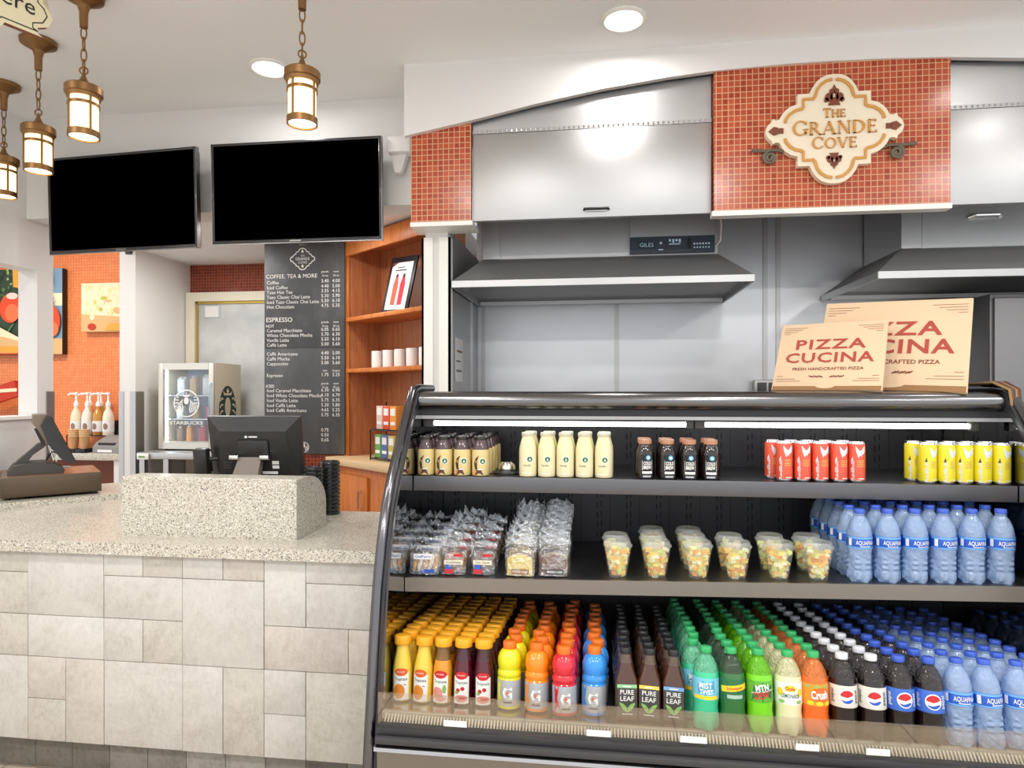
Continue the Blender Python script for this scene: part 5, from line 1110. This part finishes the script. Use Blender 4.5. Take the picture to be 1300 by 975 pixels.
# fruit cups
CUPM = mat('clear_cup', rgb(235, 240, 240), .06, spec=.8, coat=.4, alpha=(.8, (.98, .99, .98, 1))); LIDM = mat('clear_lid', rgb(235, 238, 236), .1, spec=.8, coat=.4, alpha=(.74, (.97, .98, .97, 1)), bump=(200, .3))
FRU = [mat('fruit_%d' % i, rgb(*c), .3, coat=.3) for i, c in enumerate([(248, 182, 70), (246, 228, 110), (222, 228, 130), (244, 242, 200), (248, 206, 90), (240, 156, 60)])]
FP = []
for s_ in range(4):
    rf = random.Random(40+s_); m = MB()
    m.lathe([(.014, .004), (.029, .084)], FRU[[1, 4, 1, 3][s_]], 16)
    for k in range(80):
        z = rf.uniform(.008, .088); rr_ = .0255+(.0415-.0255)*z/.088; a_ = rf.uniform(0, 2*PI); s1 = rf.uniform(.0068, .0098); q = rr_-s1*1.2-.0015
        m.T = Matrix.Translation((q*math.cos(a_), q*math.sin(a_), z)) @ Matrix.Rotation(rf.uniform(0, 6), 4, 'Z') @ Matrix.Rotation(rf.uniform(0, 6), 4, 'X')
        m.box(-s1, s1, -s1*.8, s1*.8, -s1*.7, s1*.7, FRU[rf.choice([0, 1, 2, 3, 4, 5, 0, 3])] if s_ != 1 else FRU[rf.choice([2, 3, 1, 2, 0])])
    m.T = None
    cupm = MB().lathe([(.0275, 0), (.029, .002), (.0445, .098), (.0455, .1)], CUPM, 28, cap=(True, False))
    lidm = MB().lathe([(.0455, .098), (.0475, .099), (.0475, .104), (.043, .106), (.041, .116), (.039, .118), (.001, .117)], LIDM, 28, cap=(False, True))
    FP.append(Proto('fruit_cup', [('cup', cupm), ('fruit_pieces', m), ('lid', lidm)]))
for p in FP:
    for o in p.root.children:
        if o.name.startswith('fruit_pieces'): o['kind'] = 'stuff'
CN = ['nearest the wrapped cakes', 'second from the wrapped cakes', 'third from the wrapped cakes', 'third from the water bottles', 'second from the water bottles', 'nearest the water bottles']
for i, (x, n) in enumerate(zip([.063, .189, .320, .442, .573, .692], [2, 3, 3, 2, 2, 2])):
    for k in range(n):
        xx = x-.004*k+(.006 if k == 2 else 0); place(FP[(i*2+k) % 4], xx, 2.20+k*.102, zs2(xx), 'clear cup of cut fruit %s, %s' % (CN[i], ['in front', 'behind the front cup', 'at the back'][k]), 'fruit cup', 'fruit cups on the middle shelf', rj=3)
# wrapped bakery packs
WRAP = mat('clear_wrap', rgb(240, 245, 250), .13, metal=1, alpha=(.72, (.97, .98, .99, 1)), bump=(60, 1.0, 4))
def wrapper(w_, d_, h_, top, seed, puff=.006):
    """crinkled clear bag round a block with a pinched, ragged fin on top"""
    rw = random.Random(seed); n = 28; rings = []
    zs_ = [0, .15, .4, .7, .95, 1.05, 1.2, 1.4]
    for k, z in enumerate(zs_):
        zz = z*h_ if z <= 1 else h_+(z-1)/.4*top; t_ = 0 if z <= 1 else min(1, (z-1)/.2)
        ring = []
        for i in range(n):
            a_ = 2*PI*i/n; e = 4; g = 1/((abs(math.cos(a_))**e+abs(math.sin(a_))**e)**(1/e))
            x = (w_/2+puff)*g*math.cos(a_)*(1+.06*t_); y = (d_/2+puff)*g*math.sin(a_)*(1-.9*t_)
            j = puff*.7; ring.append((x+rw.uniform(-j, j), y+rw.uniform(-j, j)*(1 if t_ < .5 else .8), max(0, zz+(rw.uniform(-j, j) if k else 0)+(rw.uniform(-.012, .012) if k == len(zs_)-1 else 0))))
        rings.append(ring)
    m = MB(); m.add([p for r_ in rings for p in r_], [(k*n+i, k*n+(i+1) % n, (k+1)*n+(i+1) % n, (k+1)*n+i) for k in range(len(zs_)-1) for i in range(n)], WRAP); m.f.append(tuple(range(n-1, -1, -1))); m.mi.append(0)
    return m
def loaf(w_, d_, h_, m, mc, crown=.25):
    q = [(-w_/2, 0), (w_/2, 0), (w_/2, h_*.72)]+[(w_/2*math.cos(a_), h_*.72+h_*crown*math.sin(a_)) for a_ in [PI*k/10 for k in range(1, 10)]]+[(-w_/2, h_*.72)]
    return MB().prism(q, -d_/2, d_/2, m, 'y').prism([(x*1.01, z*1.01 if z > .01 else -.0002) for x, z in q], -d_/2*.8, d_/2*.8, mc, 'y')
BRD = mat('pastry_gold', rgb(222, 166, 92), .6, bump=(120, .5)); BRD2 = mat('pastry_icing', rgb(240, 222, 190), .5); CK = mat('cake_yellow', rgb(246, 216, 104), .75, bump=(160, .5)); CRU = mat('cake_crust', rgb(150, 98, 50), .7); CHO = mat('cake_brown', rgb(120, 82, 58), .7, bump=(160, .6)); COO = mat('cookie', rgb(176, 116, 70), .7, bump=(140, .6))
def pk_danish(s_):
    m = MB(); rd = random.Random(s_); m.blob((0, 0, .032), (.047, .026, .032), BRD, 16, .04, rd)
    for k in range(5): m.tube([(-.04+.018*k, -.024+.002*(k % 2), .01), (-.034+.018*k, -.029, .034), (-.028+.018*k, -.018, .058)], .006, BRD2 if k % 2 else BRD, 6)
    l = MB().box(-.038, .024, -.036, -.0345, .050, .068, L_WHITE).flat(shift(fit(text('ChefPierre', .0085, .01), .054), -.007, .055), L_BLUE, face(-.0365))
    return [('pastry', m), ('wrapper', wrapper(.098, .056, .07, .022, s_)), ('label', l), ('sticker', MB().box(-.016, .034, -.036, -.0345, .006, .017, L_BLUE), 'blue sticker')]
def pk_cookie(s_, c1, lab, word):
    m = MB(); rd = random.Random(s_)
    for k in range(3): m.blob((-.016+.016*k, .004*(k-1), .036+.003*(k % 2)), (.024, .016, .034), c1, 12, .06, rd)
    l = MB().box(-.031, .031, -.0325, -.031, .034, .048, mat('label_buff', rgb(236, 226, 200), .5)).flat(shift(fit(text(word, .008, .01), .05), 0, .0375), L_BLACK, face(-.0328))
    return [('biscuits', m), ('wrapper', wrapper(.074, .05, .074, .03, s_, .005)), ('label', l), ('printed_patch', MB().box(-.03, .0, -.0322, -.031, .004, .018, lab), 'red printed patch'), ('printed_patch', MB().box(.0, .03, -.0322, -.031, .06, .068, lab), 'red printed patch'), ('printed_patch', MB().box(-.026, -.006, -.0322, -.031, .018, .033, L_BLUE), 'blue printed patch')]
def pk_cake(s_, c1, c2, lab):
    l = MB().box(-.026, .032, -.0375, -.036, .006, .022, lab).flat(shift(fit(text('POUND CAKE' if c1 is CK else 'MARBLE CAKE', .007, .01), .05), .003, .0105), L_WHITE, face(-.038))
    return [('cake_slice', loaf(.084, .06, .072, c1, c2)), ('wrapper', wrapper(.09, .062, .075, .045, s_)), ('label', l)]
PK = [(-.585, .0, lambda s_: pk_danish(s_), 'wrapped golden pastry with a white label, by the mirrored end', .085, 5, .010),
      (-.486, .0, lambda s_: pk_cookie(s_, COO, L_RED, 'Cookies'), 'wrapped biscuit pack with red printing, next to the golden pastries', .085, 5, .012),
      (-.391, .0, lambda s_: pk_cookie(s_+9, CHO, L_RED, 'Choc Chunk'), 'wrapped brown biscuit pack beside the yellow cakes', .085, 4, .008),
      (-.262, .0, lambda s_: pk_cake(s_, CK, CRU, mat('label_tan', rgb(150, 110, 70), .5)), 'wrapped slice of yellow cake on the middle shelf', .078, 6, .012),
      (-.150, .0, lambda s_: pk_cake(s_+5, CHO, BRD2, L_DARK), 'wrapped slice of brown marbled cake beside the yellow cakes', .078, 6, .012)]
for x, _, fnc, ds, pitch, n, rise in PK:
    pr = Proto({-.585: 'wrapped_pastry', -.486: 'biscuit_pack', -.391: 'biscuit_pack'}.get(x, 'wrapped_cake'), fnc(int(-x*1000)))
    for k in range(n):
        o = place(pr, x+R.uniform(-.004, .004), 2.20+k*pitch, zs2(x)+.0005, '%s, %s from the front' % (ds, ORD[k]), {'b': 'biscuits'}.get('b' if 'biscuit' in ds else '', 'wrapped cake' if 'cake' in ds else 'wrapped pastry'), 'wrapped bakery packs', .10, .002, .06)
        o.scale = (1, 1, 1+(.09 if x > -.3 else .12)*k)
for o in list(COL.objects):          # lettering meshes and the like are all linked above; nothing else is left behind
    if o.type == 'EMPTY' and not o.children and 'label' not in o: bpy.data.objects.remove(o)
